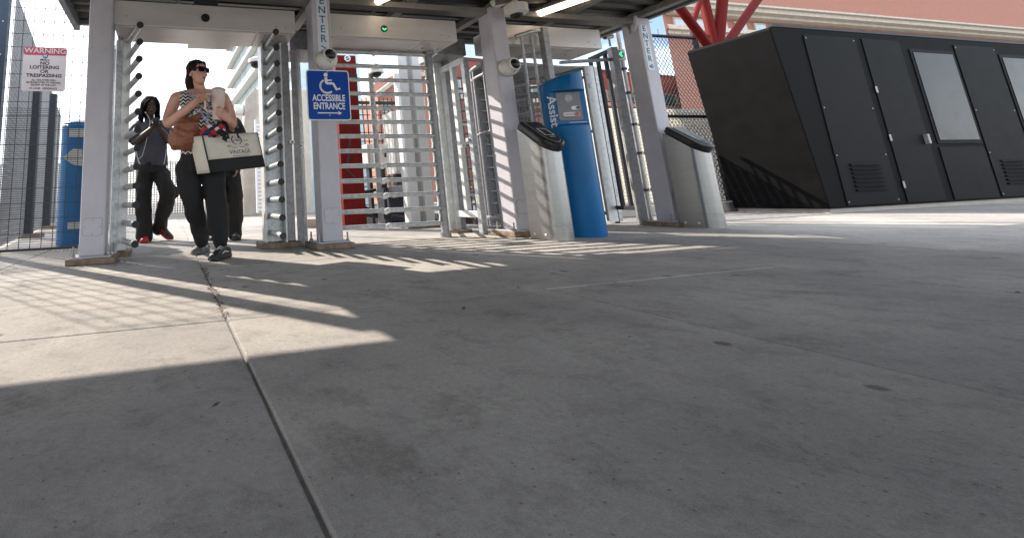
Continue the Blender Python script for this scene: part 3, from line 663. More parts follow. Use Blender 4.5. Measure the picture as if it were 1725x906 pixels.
# ------------------------------------------------------------------ background, far side of the turnstiles
def panes(t, c0, du, dv, nu, nv, fw, m=TGLASS, mf=CREAM, nrm=V((0, -1, 0)), name='window'):
    for i in range(nu):
        for j in range(nv):
            o_ = V(c0)+du*i+dv*j; w = du*.90; h = dv*.86 if nv > 1 else dv
            f = MB().prism([o_, o_+w, o_+w+h, o_+h], nrm*.10).build(name, mf, t)
            k = .07; MB().prism([o_+w*k+h*k+nrm*.105, o_+w*(1-k)+h*k+nrm*.105, o_+w*(1-k)+h*(1-k)+nrm*.105, o_+w*k+h*(1-k)+nrm*.105], nrm*.02).build('pane', m, f)
# red brick building behind the right turnstiles
A = W(780, 99, 24); zt = A.z; B = G(1146, 131, zt)
dirw = (B-A); dirw.z = 0; Lw = dirw.length; dirw.normalize(); nw = V((dirw.y, -dirw.x, 0))
if nw.y > 0: nw = -nw
t = thing('brick_building', A*1, 'long low red brick building with a teal window strip beyond the fence', 'building')
E0 = A-dirw*2.5; E1 = B+dirw*3; E0.z = E1.z = 0
body = MB().prism([E0, E1, E1+Z*zt, E0+Z*zt], -nw*9).build('wall', BRICKR, t)
za = W(800, 137, 24).z; zb = W(800, 158, 24).z
MB().prism([E0+nw*.05+Z*(zt-.12), E1+nw*.05+Z*(zt-.12), E1+nw*.05+Z*(zt+.1), E0+nw*.05+Z*(zt+.1)], -nw*.4).build('parapet', BRICKB, t)
MB().prism([E0+nw*.04+Z*(zb-.4), E1+nw*.04+Z*(zb-.4), E1+nw*.04+Z*(zb-.1), E0+nw*.04+Z*(zb-.1)], -nw*.03).build('band', CREAM, t)
nwin = 14; du = dirw*((Lw+5.5)/nwin)
panes(t, E0+Z*zb, du, Z*(za-zb), nwin, 1, .1, TGLASS, GREYC, nw)
# tall brick block with cornices
Bx = W(1150, 190, 19); t = thing('brick_tower_block', (Bx.x, 19, 0), 'tall sunlit brick block with stacked cream cornices at the right', 'building')
bx0, bx1 = Bx.x, Bx.x+62
z1 = W(1140, 62, 19).z; z2 = W(1140, 34, 19).z; z3 = W(1140, 10, 19).z
sd = (Bx.x-CPOS.x)/(19-CPOS.y)*1.06
def block(name, m, z0, z1_, o=0.):
    return MB().prism([V((bx0-o, 19-o, z0)), V((bx1, 19-o, z0)), V((bx1, 34, z0)), V((bx0-o+sd*15, 34, z0))], (0, 0, z1_-z0)).build(name, m, t)
block('wall', BRICKP, 0, z1); block('upper_wall', BRICKP, z1+.001, z3+6, -.1)
for zc_, o_, h_ in ((z1, .45, .22), (z1+.225, .75, .25), (z1+.48, .60, .12), (z2+.35, .55, .2), (z2+.555, 1.0, .3), (z2+.86, 1.25, .14)):
    block('cornice', CREAM, zc_, zc_+h_, o_)
for k in range(31):
    x = bx0+.9+k*1.95
    f = MB().box(x, x+1.2, 19.0, 19.095, z1+.75, z2+.2).build('window', CREAM, t); MB().box(x+.1, x+1.1, 18.985, 18.9995, z1+.83, z2+.12).build('pane', PGLASS, f)
for r0 in (0, 1):
    for k in range(20):
        x = bx0+3.2+k*2.9; zz = 1.4+r0*4.1
        if zz+2.3 < z1-.3: f = MB().box(x, x+1.35, 18.93, 18.999, zz, zz+2.3).build('window', CREAM, t); MB().box(x+.1, x+1.25, 18.91, 18.929, zz+.1, zz+2.2).build('pane', TGLASS, f)
# gabled pink building seen through the bars
t = thing('gabled_building', (8, 20, 0), 'pink brick building with a low gable seen between the bars', 'building')
q0, q1, q2, q3, q4 = [W(u, v, 20) for u, v in ((637, 330), (637, 163), (676, 131), (682, 131), (760, 131))]
e1 = W(760, 330, 20)
MB().prism([V((q0.x, 20, 0)), V((e1.x, 20, 0)), q4, q3, q2, q1], (0, 6, 0)).build('wall', BRICKP, t)
MB().bar(q1+V((-.3, -.1, .0)), q2+V((0, -.1, .12)), .5, .22).build('gable_edge', CREAM, t); MB().bar(q2+V((0, -.1, .12)), q4+V((0, -.1, .12)), .5, .22).build('gable_edge', CREAM, t)
for u0, u1, v0, v1 in ((643, 656, 170, 190), (735, 748, 160, 182), (700, 716, 160, 182)):
    a, b = W(u0, v0, 19.98), W(u1, v1, 19.98); f = MB().box(a.x, b.x, 19.92, 19.995, b.z, a.z).build('window', CREAM, t); MB().box(a.x+.08, b.x-.08, 19.90, 19.918, b.z+.08, a.z-.08).build('pane', TGLASS, f)
# glass building on the left
t = thing('glass_building', (4.5, 24, 0), 'pale glass building with slanting ledges behind the left turnstile', 'building')
a = W(395, 330, 24); a.z = 0; bdir = V((-.03, 1, 0)).normalized(); e0 = a-bdir*13; nm = V((-1, -.03, 0))
tz = W(395, 60, 24).z+2
MB().prism([a, e0, e0+Z*tz, a+Z*tz], (2.6, 0, 0)).build('wall', PGLASS, t)
zl = [W(392, v, 24).z for v in (150, 118, 88, 56)]
zl = [zl[0]-2*(zl[1]-zl[0]), zl[0]-(zl[1]-zl[0])]+zl
for z_ in zl: MB().prism([a+nm*.02+Z*z_, e0+nm*.02+Z*z_, e0+nm*.42+Z*z_, a+nm*.42+Z*z_], Z*.11).build('ledge', GREYC, t)
for z_, z2_ in zip(zl[1:-1], zl[2:]):
    for k in range(8):
        s0 = k*1.62+.05; p_ = a-bdir*s0; q_ = a-bdir*(s0+1.5)
        MB().prism([p_+nm*.05+Z*(z_+.18), q_+nm*.05+Z*(z_+.18), q_+nm*.05+Z*(z2_-.03), p_+nm*.05+Z*(z2_-.03)], nm*.04).build('pane', PGLASS, t)
# concrete wall, louvre screen, wall lamp
t = thing('concrete_wall', (2.4, 9.6, 0), 'beige concrete wall with a sloping top beyond the left turnstile', 'wall')
p0, p1, p2, p3 = [W(u, v, 9.6) for u, v in ((404, 369), (413, 168), (431, 146), (433, 366))]
MB().prism([V((p0.x, 9.6, 0)), V((p3.x, 9.6, 0)), p2, p1], (0, 2.5, 0)).build('wall', CONCW, t, bevel=.02)
MB().box(p3.x+.001, p3.x+1.8, 9.7, 12, 0, p2.z-.05).build('return_wall', CREAM, t, bevel=.02)
t = thing('louvre_screen', (2.5, 8.2, 0), 'white louvred screen beside the concrete wall', 'screen')
a, b = W(430, 205, 8.2), W(452, 205, 8.2)
MB().box(a.x-.02, a.x+.03, 8.18, 8.26, .12, a.z+.05).build('upright', WHITEC, t); MB().box(b.x, b.x+.05, 8.18, 8.26, .12, a.z+.05).build('upright', WHITEC, t)
z = .2
while z < a.z: MB().bar((a.x+.031, 8.22, z), (b.x-.001, 8.22, z), .02, .07, (0, .6, 1)).build('slat', WHITEC, t); z += .105
p = W(404, 186, 9.2); t = thing('wall_lamp', p, 'pale rounded drum lamp on a stand in front of the concrete wall', 'lamp')
MB().path([p-X*.17, p-X*.15, p+X*.08, p+X*.10], [.12, .17, .17, .15], 24).build('drum', CAMW, t, smooth=True); MB().path([p+X*.105, p+X*.125], .175, 24).build('rim', GALVD, t, smooth=True)
MB().box(p.x-.12, p.x+.06, 9.1, 9.3, 0, p.z-.16).build('stand', CREAM, t, bevel=.01)
p = W(431, 101, 2.2); t = thing('pole_camera', p, 'white dome camera under a hood beside the left turnstile bars', 'camera')
MB().path([p+Z*.03, p, p-Z*.05], [.06, .115, .12], 20).build('hood', CAMW, t, smooth=True); MB().ball(p-Z*.06, (.085, .085, .075), 18, 10).build('lens_dome', BLACKP, t, smooth=True)
MB().path([p+V((.09, 0, 0)), p+V((.16, .02, -.02)), (p.x+.16, 2.22, .0)], .03, 10).build('pole', GALV, t, smooth=True)
# things between the bars of the middle turnstile
t = thing('red_cabinet', (3.2, 2.2, 0), 'narrow red steel cabinet behind the blue sign, with a round emblem', 'cabinet')
a, b = W(570, 93, 2.2), W(605, 350, 2.2)
a2 = W(597, 93, 2.2)
MB().box(a.x-.06, a2.x+.02, 2.2, 2.42, .02, a.z).build('body', RED, t, bevel=.008)
zz = W(590, 128, 2.2).z; MB().box(a.x-.05, a2.x+.01, 2.17, 2.199, zz-.05, zz+.02).build('dark_band', DARKST, t)
p = W(585, 99, 2.19); MB().path([p, p-Y*.012], .052, 20).build('emblem', WHITE, t, smooth=True); MB().path([p+V((.0, -.013, .0)), p+V((.0, -.016, 0))], .03, 14).build('emblem_ring', DARKST, t); MB().bar(p+V((-.03, -.0175, -.01)), p+V((.03, -.0175, .012)), .014, .004, Y).build('emblem_stripe', WHITE, t)
MB().path([W(590, 225, 2.12), W(588, 262, 2.12), W(584, 285, 2.12), W(598, 300, 2.12)], .012, 8).build('cable', DARKST, t, smooth=True)
t = thing('double_column', W(703, 386, 2.0), 'tall white paired steel columns seen between the bars', 'column')
for u0, u1, m_ in ((683, 698, WHITEC), (708, 722, WHITEC)):
    a, b = W(u0, 250, 2.0), W(u1, 250, 2.0); MB().box(a.x, b.x, 2.0, 2.2, .0, 3.3).build('shaft', m_, t, bevel=.006)
a, b = W(698, 250, 2.08), W(708, 250, 2.08); MB().box(a.x, b.x, 2.08, 2.16, 0, 3.3).build('web', GREYC, t)
a = W(710, 386, 1.6); MB().box(a.x-.1, a.x+.35, 1.7, 1.99, 0, .05).build('plinth', PLINTH, t)
for nm_, u0, u1, v0, v1, y, lab, m_ in (('meter_cabinet', 618, 657, 243, 279, 2.6, 'grey meter cabinet low behind the bars', GREYC), ('equipment_cabinet', 659, 690, 188, 292, 2.9, 'tall pale grey equipment cabinet behind the bars', GREYC), ('floor_cabinet', 655, 693, 313, 328, 2.7, 'low dark grey cabinet near the ground behind the bars', GALVD), ('black_cabinet', 655, 695, 334, 378, 2.75, 'black cabinet on the ground behind the bars', DARKST)):
    a, b = W(u0, v0, y), W(u1, v1, y); zb_ = max(b.z, .02)
    t = thing(nm_, ((a.x+b.x)/2, y, 0), lab, 'cabinet'); o = MB().box(a.x, b.x, y, y+.35, zb_, a.z).build('body', m_, t, bevel=.01)
    MB().box(a.x+.03, b.x-.03, y-.012, y-.001, zb_+.03, a.z-.03).build('door', m_, t, bevel=.004); MB().box(b.x-.09, b.x-.06, y-.03, y-.0125, (zb_+a.z)/2-.04, (zb_+a.z)/2+.04).build('handle', DARKST, t)
    if zb_ > .05: MB().box(a.x+.05, a.x+.1, y+.1, y+.2, 0, zb_).build('leg', DARKST, t); MB().box(b.x-.1, b.x-.05, y+.1, y+.2, 0, zb_).build('leg', DARKST, t)
t = thing('picket_fence', (4, 3.4, 0), 'black picket fence with a spiked top behind the cabinets', 'fence')
a, b = W(588, 173, 3.4), W(682, 176, 3.4); mb = MB(); x = a.x
while x < b.x: MB.bar(mb, (x, 3.4, .05), (x, 3.4, a.z+.03), .018); mb.bar((x, 3.4, a.z+.03), (x-.02, 3.36, a.z+.09), .012); x += .085
z = .15
while z < a.z: mb.bar((a.x, 3.385, z), (b.x, 3.385, z), .014); z += .16
tag(mb.build('pickets', DARKST, t), kind='stuff'); MB().bar((a.x, 3.4, a.z), (b.x, 3.4, a.z), .05).build('top_rail', DARKST, t)
mb = MB(); t = thing('black_pipes', (3.9, 2.45, 0), 'bundle of black pipes running low behind the bars', 'pipes')
for pts in (((608, 325), (640, 318), (655, 300)), ((610, 347), (640, 362), (690, 368)), ((606, 330), (660, 326), (690, 330)), ((645, 300), (660, 345), (656, 375)), ((612, 362), (650, 366), (692, 371))):
    MB().path([W(u, v, 2.45+.03*random.random()) for u, v in pts], .028, 8).build('pipe', DARKST, t, smooth=True)
p = W(634, 122, 2.3); t = thing('pole_camera', p, 'white dome camera on a tall pole behind the bars', 'camera')
MB().cyl((p.x-.05, 2.42), .045, 0, p.z+.14, 12).build('pole', GALVD, t, smooth=True); MB().path([V((p.x-.05, 2.42, p.z+.12)), p+Z*.11], .05, 12).build('arm', CAMW, t, smooth=True)
MB().path([p+Z*.12, p+Z*.09, p-Z*.02], [.06, .12, .12], 20).build('hood', CAMW, t, smooth=True); MB().ball(p-Z*.02, (.085, .085, .07), 18, 10).build('lens_dome', BLACKP, t, smooth=True)
a, b = W(566, 357, 2.9), W(698, 372, 2.9); t = thing('planter_kerb', (3.8, 3.0, 0), 'low concrete kerb along the foot of the picket fence', 'kerb')
MB().box(a.x-.5, b.x+1.0, 3.0, 3.3, 0, .14).build('kerb', CONCW, t, bevel=.01)
# picket fence behind the right turnstile, kerb, chain link fence, bright screen fence
t = thing('railing', (6, 2.6, 0), 'grey picket railing behind the right turnstile', 'fence')
a, b = W(778, 250, 2.7), W(1015, 250, 2.7); mb = MB(); x = a.x
while x < b.x: mb.bar((x, 2.7, .12), (x, 2.7, 2.2), .018); x += .075
tag(mb.build('pickets', DARKST, t), kind='stuff')
for z in (.12, .42, 1.3, 1.62, 2.2): MB().bar((a.x, 2.685, z), (b.x, 2.685, z), .045).build('rail', GALVD, t)
t = thing('kerb', (8, 2.0, 0), 'long concrete kerb holding dark soil behind the right columns', 'kerb')
MB().box(5.0, 35, 1.62, 1.78, 0, .16).build('kerb', CONCW, t, bevel=.012)
tag(MB().box(5.0, 35, 1.785, 3.1, -.02, .12).build('planting_soil', SOIL), kind='structure')
SY = 2.15
SCRN = mat('bright_screen', (.80, .79, .75), .6, 0, .08, 4)
_t = SCRN.node_tree; _tr = nn(_t, 'ShaderNodeBsdfTranslucent'); _tr.inputs[0].default_value = (.85, .83, .78, 1); _mx = nn(_t, 'ShaderNodeMixShader'); _mx.inputs[0].default_value = .7
_t.links.new(_t.nodes['Principled BSDF'].outputs[0], _mx.inputs[1]); _t.links.new(_tr.outputs[0], _mx.inputs[2]); _t.links.new(_mx.outputs[0], _t.nodes['Material Output'].inputs['Surface'])
t = thing('screen_fence', (10, SY+.45, 0), 'pale perforated screen fence low behind the rightmost column', 'fence')
a, b = W(985, 190, SY+.45), V((34.5, 0, 0)); zt_ = W(1120, 186, SY+.45).z; mb = MB(); x = a.x
while x < 34.5: mb.box(x, x+.052, SY+.45, SY+.46, .16, zt_); x += .075
z = .16
while z < zt_: mb.box(a.x, 34.5, SY+.44, SY+.4495, z, z+.03); z += .062
tag(mb.build('perforated_sheet', SCRN, t), kind='stuff')
t = thing('chain_link_fence', (9, SY, 0), 'tall chain link fence with dark rails right of the columns', 'fence')
p0 = W(1092, 60, SY); zt2 = p0.z; x0_ = p0.x; x1_ = 34.0; mb = MB(); pit_ = .062
def wire(x, s):
    za_, zb_ = .1, zt2; xa, xb = x, x+s*(zb_-za_)
    lo, hi = x0_, x1_
    t0 = 0.; t1_ = 1.
    if s > 0:
        if xa < lo: t0 = (lo-xa)/(xb-xa)
        if xb > hi: t1_ = (hi-xa)/(xb-xa)
    else:
        if xa > hi: t0 = (hi-xa)/(xb-xa)
        if xb < lo: t1_ = (lo-xa)/(xb-xa)
    if t0 < t1_: mb.bar((xa+(xb-xa)*t0, SY-.002*s, za_+(zb_-za_)*t0), (xa+(xb-xa)*t1_, SY-.002*s, za_+(zb_-za_)*t1_), .0065)
k = x0_-zt2
while k < x1_+zt2: wire(k, .8); wire(k, -.8); k += .085
tag(mb.build('chain_link', WIRE, t), kind='stuff')
MB().path([(x0_, SY, zt2), (x1_, SY, zt2)], .03, 10).build('top_rail', DARKST, t, smooth=True)
zm = W(1120, 196, SY).z; MB().path([(x0_, SY, zm), (x1_, SY, zm)], .032, 10).build('middle_rail', DARKST, t, smooth=True)
for u in (1176,): a = W(u, 75, SY-.02); MB().cyl((a.x, SY+.02), .045, 0, zt2+.14, 12).build('fence_post', DARKST, t, smooth=True)
for x in [a.x+2.9*k for k in range(1, 9)]: MB().cyl((x, SY+.02), .045, 0, zt2+.1, 12).build('fence_post', DARKST, t, smooth=True)
mb = MB()
for k in range(130):
    x = x0_+.25+k*.2
    if x < x1_: mb.bar((x, SY, zt2+.02), (x+.01, SY, zt2+.14), .008)
tag(mb.build('barbs', WIRE, t), kind='stuff')
# shrubs behind the railing
def shrub(x, y, h, r, label):
    t = thing('shrub', (x, y, 0), label, 'plant', 'shrubs behind the railing'); mb = MB()
    for k in range(420):
        a = random.uniform(0, 6.28); rr = r*math.sqrt(random.random()); z = h*(.15+.85*random.random()**.8); rr *= (1.15-.75*abs(z/h-.45))
        p = V((x+rr*math.cos(a), y+rr*math.sin(a), z)); q = V((random.gauss(0, 1), random.gauss(0, 1), random.gauss(.3, .8))).normalized(); u_, v_ = frame(q); s_ = random.uniform(.03, .06)
        mb.add([p-u_*s_, p+v_*s_*.5, p+u_*s_, p-v_*s_*.5], [(0, 1, 2, 3)])
    tag(mb.build('foliage', GREEN, t), kind='stuff')
    mb = MB()
    for k in range(5): a = k*1.3; mb.path([(x, y, 0), (x+.3*r*math.cos(a), y+.3*r*math.sin(a), h*.4), (x+.7*r*math.cos(a), y+.7*r*math.sin(a), h*.8)], [.02, .012, .006], 6)
    mb.build('stems', BARK, t)
p = W(838, 300, 4.2); shrub(p.x, 4.2, 1.35, .55, 'yellow green shrub behind the railing, left of the striped column')
shrub(p.x+1.1, 4.4, 1.1, .5, 'lower shrub behind the railing, hidden mostly by the striped column')
# ------------------------------------------------------------------ people
from mathutils import noise as MN
def skinmat(name, c, c2):
    m = mat(name, c, .5, 0, .2, 14, .05, 120, col2=c2); b = m.node_tree.nodes['Principled BSDF']; b.inputs['Subsurface Weight'].default_value = .08; b.inputs['Subsurface Radius'].default_value = (.012, .005, .003); return m
SK1 = skinmat('tanned_skin', (.60, .34, .26), (.50, .26, .19)); SK2 = skinmat('dark_skin', (.055, .028, .018), (.04, .02, .013)); SK3 = skinmat('brown_skin', (.30, .15, .09), (.25, .12, .07))
HAIR = mat('dark_brown_hair', (.020, .010, .007), .5, 0, .5, 26, .5, 70, stretch=(3, 3, .5), spec=.15); HAIRB = mat('black_hair', (.007, .005, .005), .8, 0, .4, 40, .4, 120, spec=.06)
PANT = mat('black_trousers', (.012, .012, .014), .85, 0, .3, 9, .3, 90); PANT2 = mat('black_cargo_cloth', (.014, .013, .013), .85, 0, .3, 9, .3, 90)
SLATE = mat('slate_shirt', (.062, .064, .082), .85, 0, .2, 12, .3, 120); BLKS = mat('black_shirt', (.014, .015, .02), .85, 0, .2, 12, .3, 120)
LEATH = mat('brown_leather', (.26, .085, .04), .42, 0, .4, 9, .3, 45); CANV = mat('cream_canvas', (.68, .63, .54), .85, 0, .08, 12, .2, 200); BCANV = mat('black_canvas', (.015, .015, .016), .85, 0, .2, 12, .2, 200)
def stripe_mat():
    m = bpy.data.materials.new('black_white_zigzag'); m.use_nodes = True; t = m.node_tree; b = t.nodes['Principled BSDF']; l = t.links.new
    tcn = nn(t, 'ShaderNodeTexCoord'); sx = nn(t, 'ShaderNodeSeparateXYZ'); l(tcn.outputs['Object'], sx.inputs[0])
    a = nn(t, 'ShaderNodeMath', operation='PINGPONG'); a.inputs[1].default_value = .022; l(sx.outputs[0], a.inputs[0])
    z = nn(t, 'ShaderNodeMath', operation='ADD'); l(a.outputs[0], z.inputs[0]); l(sx.outputs[2], z.inputs[1])
    f = nn(t, 'ShaderNodeMath', operation='MODULO'); f.inputs[1].default_value = .034; l(z.outputs[0], f.inputs[0])
    g = nn(t, 'ShaderNodeMath', operation='GREATER_THAN'); g.inputs[1].default_value = .018; l(f.outputs[0], g.inputs[0])
    mxn = nn(t, 'ShaderNodeMix', data_type='RGBA'); mxn.inputs[6].default_value = (.012, .012, .014, 1); mxn.inputs[7].default_value = (.68, .66, .62, 1); l(g.outputs[0], mxn.inputs[0]); l(mxn.outputs[2], b.inputs['Base Color']); b.inputs['Roughness'].default_value = .85
    return m
ZIG = stripe_mat()
def fuse(mb, name, m, parent, vox=.01, it=4, disp=0., dsc=(14, 14, 5)):
    o = mb.build(name, m, parent)
    r = o.modifiers.new('r', 'REMESH'); r.mode = 'VOXEL'; r.voxel_size = vox
    s = o.modifiers.new('s', 'SMOOTH'); s.iterations = it; s.factor = .5
    bpy.context.view_layer.update(); dg = bpy.context.evaluated_depsgraph_get()
    me = bpy.data.meshes.new_from_object(o.evaluated_get(dg)); old = o.data; o.modifiers.clear(); o.data = me; bpy.data.meshes.remove(old); me.name = name
    if disp:
        n = len(me.vertices); co = np.zeros(n*3); no = np.zeros(n*3); me.vertices.foreach_get('co', co); me.vertices.foreach_get('normal', no); co = co.reshape(-1, 3); no = no.reshape(-1, 3)
        d = np.array([MN.fractal(V((c[0]*dsc[0], c[1]*dsc[1], c[2]*dsc[2])), 1., 2., 3) for c in co]); co += no*(d*disp)[:, None]; me.vertices.foreach_set('co', co.ravel())
    me.polygons.foreach_set('use_smooth', [True]*len(me.polygons)); me.update(); return o
def limb(mb, pts, rs, n=16, side=None):
    pts = [V(p) for p in pts]; P, R_ = [], []
    for i in range(len(pts)-1):           # catmull-like resample for round joints
        p0, p1, p2, p3 = pts[max(i-1, 0)], pts[i], pts[i+1], pts[min(i+2, len(pts)-1)]
        for k in range(5):
            t = k/5; P.append(.5*((2*p1)+(p2-p0)*t+(2*p0-5*p1+4*p2-p3)*t*t+(3*p1-p0-3*p2+p3)*t**3))
            a, b = rs[i], rs[i+1]
            R_.append(tuple(x*(1-t)+y*t for x, y in zip(a, b)) if isinstance(a, tuple) else a*(1-t)+b*t)
    P.append(pts[-1]); R_.append(rs[-1]); mb.path(P, R_, n, side=side)
    for p, r in ((P[0], R_[0]), (P[-1], R_[-1])):
        if not isinstance(r, tuple): mb.ball(p, r*.98, 12, 8)
    return mb
def head(mb, c, f, up, s=1.):
    f = V(f).normalized(); r = f.cross(V(up)).normalized(); u = r.cross(f).normalized(); c = V(c); ax = (r, f, u)
    P = lambda a, b, d: c+r*a*s+f*b*s+u*d*s
    mb.ball(P(0, -.012, .035), (.074*s, .094*s, .088*s), 20, 14, ax).ball(P(0, .022, -.02), (.062*s, .070*s, .075*s), 18, 12, ax).ball(P(0, .035, -.065), (.047*s, .048*s, .046*s), 16, 10, ax).ball(P(0, .068, -.088), (.022*s, .018*s, .018*s), 12, 8, ax)
    mb.path([P(0, .082, .022), P(0, .10, -.008), P(0, .112, -.028), P(0, .092, -.036)], [.009*s, .011*s, .015*s, .012*s], 10)
    for k in (-1, 1):
        mb.ball(P(k*.013, .092, -.034), .009*s, 8, 6).ball(P(k*.040, .062, -.015), (.022*s, .022*s, .02*s), 10, 8, ax).ball(P(k*.032, .074, .032), (.024*s, .012*s, .008*s), 10, 6, ax).ball(P(k*.076, -.012, -.005), (.009*s, .02*s, .032*s), 10, 8, ax)
    mb.ball(P(0, .084, -.056), (.024*s, .010*s, .006*s), 10, 6, ax).ball(P(0, .082, -.066), (.02*s, .010*s, .007*s), 10, 6, ax)
    return P, r, f, u
def hand(mb, w, d, nrm, thumb, curl=(35, 45, 30), s=1., tc=25):
    """palm, four unequal bent fingers and a thumb leaving the side of the palm"""
    w, d = V(w), V(d).normalized(); n = (V(nrm)-d*V(nrm).dot(d)).normalized(); t = d.cross(n); t = t if t.dot(V(thumb)) > 0 else -t
    k0 = w+d*.088*s
    limb(mb, [w-d*.02, w+d*.03*s, k0], [(.027*s, .02*s), (.038*s, .017*s), (.042*s, .014*s)], 14, side=t)
    for i, (L_, o_) in enumerate(((.070, .031), (.080, .0105), (.073, -.0105), (.056, -.031))):
        p = k0+t*o_*s-d*.006; pts = [p]; a = 0; dd = d+t*o_*1.5; dd.normalize()
        for c_, fr in zip(curl, (.45, .32, .23)):
            a += math.radians(c_+i*3); p = p+(dd*math.cos(a)+n*math.sin(a))*L_*fr*s; pts.append(p)
        limb(mb, pts, [.0088*s, .0082*s, .0075*s, .0062*s], 10)
    b = w+d*.025*s+t*.03*s; e1 = (d*.62+t*.72+n*.25).normalized(); e2 = (d*.85+t*.2+n*math.tan(math.radians(tc))).normalized()
    limb(mb, [w+d*.02*s+t*.012*s, b, b+e1*.038*s, b+e1*.038*s+e2*.03*s], [.016*s, .014*s, .0105*s, .0075*s], 10)
def shoe(t, heel, d, m_up, m_sole, accents, L_=.27, wd=.048, up=Z, name='shoe'):
    heel, d = V(heel), V(d).normalized(); u = (V(up)-d*V(up).dot(d)).normalized(); r = d.cross(u)
    pr = [(0, .034, .066), (.12, .040, .075), (.3, .038, .078), (.45, .040, .070), (.6, .045, .058), (.78, .048, .046), (.92, .040, .038), (1.0, .02, .026)]
    mb = MB(); n = 18; rings = []
    for f_, w_, h_ in pr:
        ring_ = []
        for k in range(n):
            a = 2*math.pi*k/n; x = math.cos(a)*w_*wd/.048; z = math.sin(a); z = .024+h_*(z if z > 0 else 0)**.8*1. if z > 0 else .024
            ring_.append(heel+d*f_*L_+r*x+u*z)
        rings.append(ring_)
    vs = [q for g in rings for q in g]; fs = [(i*n+j, i*n+(j+1) % n, (i+1)*n+(j+1) % n, (i+1)*n+j) for i in range(len(rings)-1) for j in range(n)]+[tuple(range(n-1, -1, -1)), tuple((len(rings)-1)*n+j for j in range(n))]
    o = mb.add(vs, fs).build(name, m_up, t, smooth=True)
    mb = MB(); top, bot = [], []
    out = [(f_, w_*1.08*wd/.048) for f_, w_, h_ in pr]
    pts = [(f_, w_) for f_, w_ in out]+[(f_, -w_) for f_, w_ in reversed(out)]
    N = len(pts); vs = [heel+d*(f_*1.03-.015)*L_+r*w_+u*(.0+ (.012 if f_ > .95 else 0)) for f_, w_ in pts]+[heel+d*(f_*1.03-.015)*L_+r*w_+u*.030 for f_, w_ in pts]
    mb.add(vs, [tuple(range(N-1, -1, -1)), tuple(range(N, 2*N))]+[(i, (i+1) % N, N+(i+1) % N, N+i) for i in range(N)]).build('sole', m_sole, o, bevel=.004)
    mb = MB()
    for k in range(4):
        f_ = .48+k*.075; h_ = .024+(.075-.085*(k*.075)*1.6); c_ = heel+d*f_*L_
        mb.path([c_-r*.024+u*(h_-.010), c_+u*(h_+.003), c_+r*.024+u*(h_-.010)], .0038, 6)
    mb.build('laces', accents, o)
    mb = MB()
    for s_ in (-1, 1): mb.path([heel+d*.25*L_+r*s_*.040+u*.05, heel+d*.45*L_+r*s_*.0405+u*.062, heel+d*.68*L_+r*s_*.044+u*.045], .006, 6)
    mb.build('side_flash', accents, o)
    return o
SHW = mat('shoe_white', (.6, .6, .58), .6, 0, .1, 20); SHB = mat('shoe_black', (.018, .018, .02), .6, 0, .2, 20); SHR = mat('shoe_red', (.40, .015, .02), .5, 0, .15, 20); SHG = mat('shoe_grey', (.13, .13, .14), .7, 0, .2, 20)
# --- the woman
wy = -.10
P = lambda u, v, dy=0.: W(u, v, wy+dy)
t = thing('person', (1.0, -.1, 0), 'woman in sunglasses and zigzag top walking out with a tumbler and tote bag', 'person')
body = MB()
hc = P(333, 125); HP, hr, hf, hu = head(body, hc, (.60, -.80, .06), (0, .04, 1), 1.0)
limb(body, [P(333, 133, .02), P(336, 148, .03), P(338, 160, .03)], [.052, .052, .062])
limb(body, [P(337, 268), P(337, 240), P(338, 205), P(338, 175, .01), P(338, 161, .02)], [(.15, .10), (.135, .095), (.145, .11), (.155, .10), (.10, .075)], 20, side=X)
limb(body, [P(300, 165, .0), P(318, 161, .02), P(338, 160, .02), P(360, 161, .02), P(377, 165, .0)], [.055, .055, .06, .055, .052])
limb(body, [P(297, 166), P(289, 184, .02), P(283, 207, -.02), P(305, 192, -.14), P(330, 172, -.25)], [.058, .055, .048, .043, .030])
hand(body, P(331, 171, -.255), P(352, 161, -.30)-P(331, 171, -.255), (.35, -.5, -.5), (0, -.2, 1), (30, 45, 35), .98)
limb(body, [P(377, 166), P(386, 186, .03), P(393, 213, .0), P(392, 211, -.14), P(388, 204, -.27)], [.054, .050, .044, .040, .030])
hand(body, P(387, 202, -.275), P(364, 183, -.315)-P(387, 202, -.275), (-.1, .98, .1), (.3, -.2, 1), (4, 16, 18), 1.)
fuse(body, 'body', SK1, t, .0062, 3)
top = MB()
limb(top, [P(334, 262), P(334, 240), P(336, 205, -.01), P(337, 182, -.005), P(338, 166, .01)], [(.165, .118), (.15, .112), (.158, .135), (.160, .122), (.125, .085)], 22, side=X)
limb(top, [P(314, 182, -.055), P(312, 163, .0), P(314, 172, .09)], [.052, .056, .05]); limb(top, [P(364, 182, -.055), P(365, 164, .0), P(362, 172, .09)], [.048, .052, .05])
fuse(top, 'top', ZIG, t, .009, 3, .006, (16, 16, 9))
pants = MB()
limb(pants, [P(336, 256, .01), P(336, 272, .01), P(338, 288, .01)], [(.165, .118), (.185, .135), (.18, .13)], 22, side=X)
limb(pants, [P(315, 282, .01), P(319, 315, .0), P(328, 350, .06), P(337, 388, .22), P(340, 406, .34)], [.108, .098, .09, .074, .062], 18)
limb(pants, [P(357, 282, .01), P(362, 315, -.02), P(366, 350, -.04), P(371, 390, -.03), P(372, 408, -.0)], [.108, .10, .094, .078, .068], 18)
fuse(pants, 'trousers', PANT, t, .011, 3, .013, (9, 9, 4))
hair = MB()
ax = (hr, hf, hu)
hair.ball(HP(0, -.024, .054), (.086, .097, .088), 20, 14, ax).ball(HP(0, -.06, .0), (.076, .062, .085), 16, 12, ax)
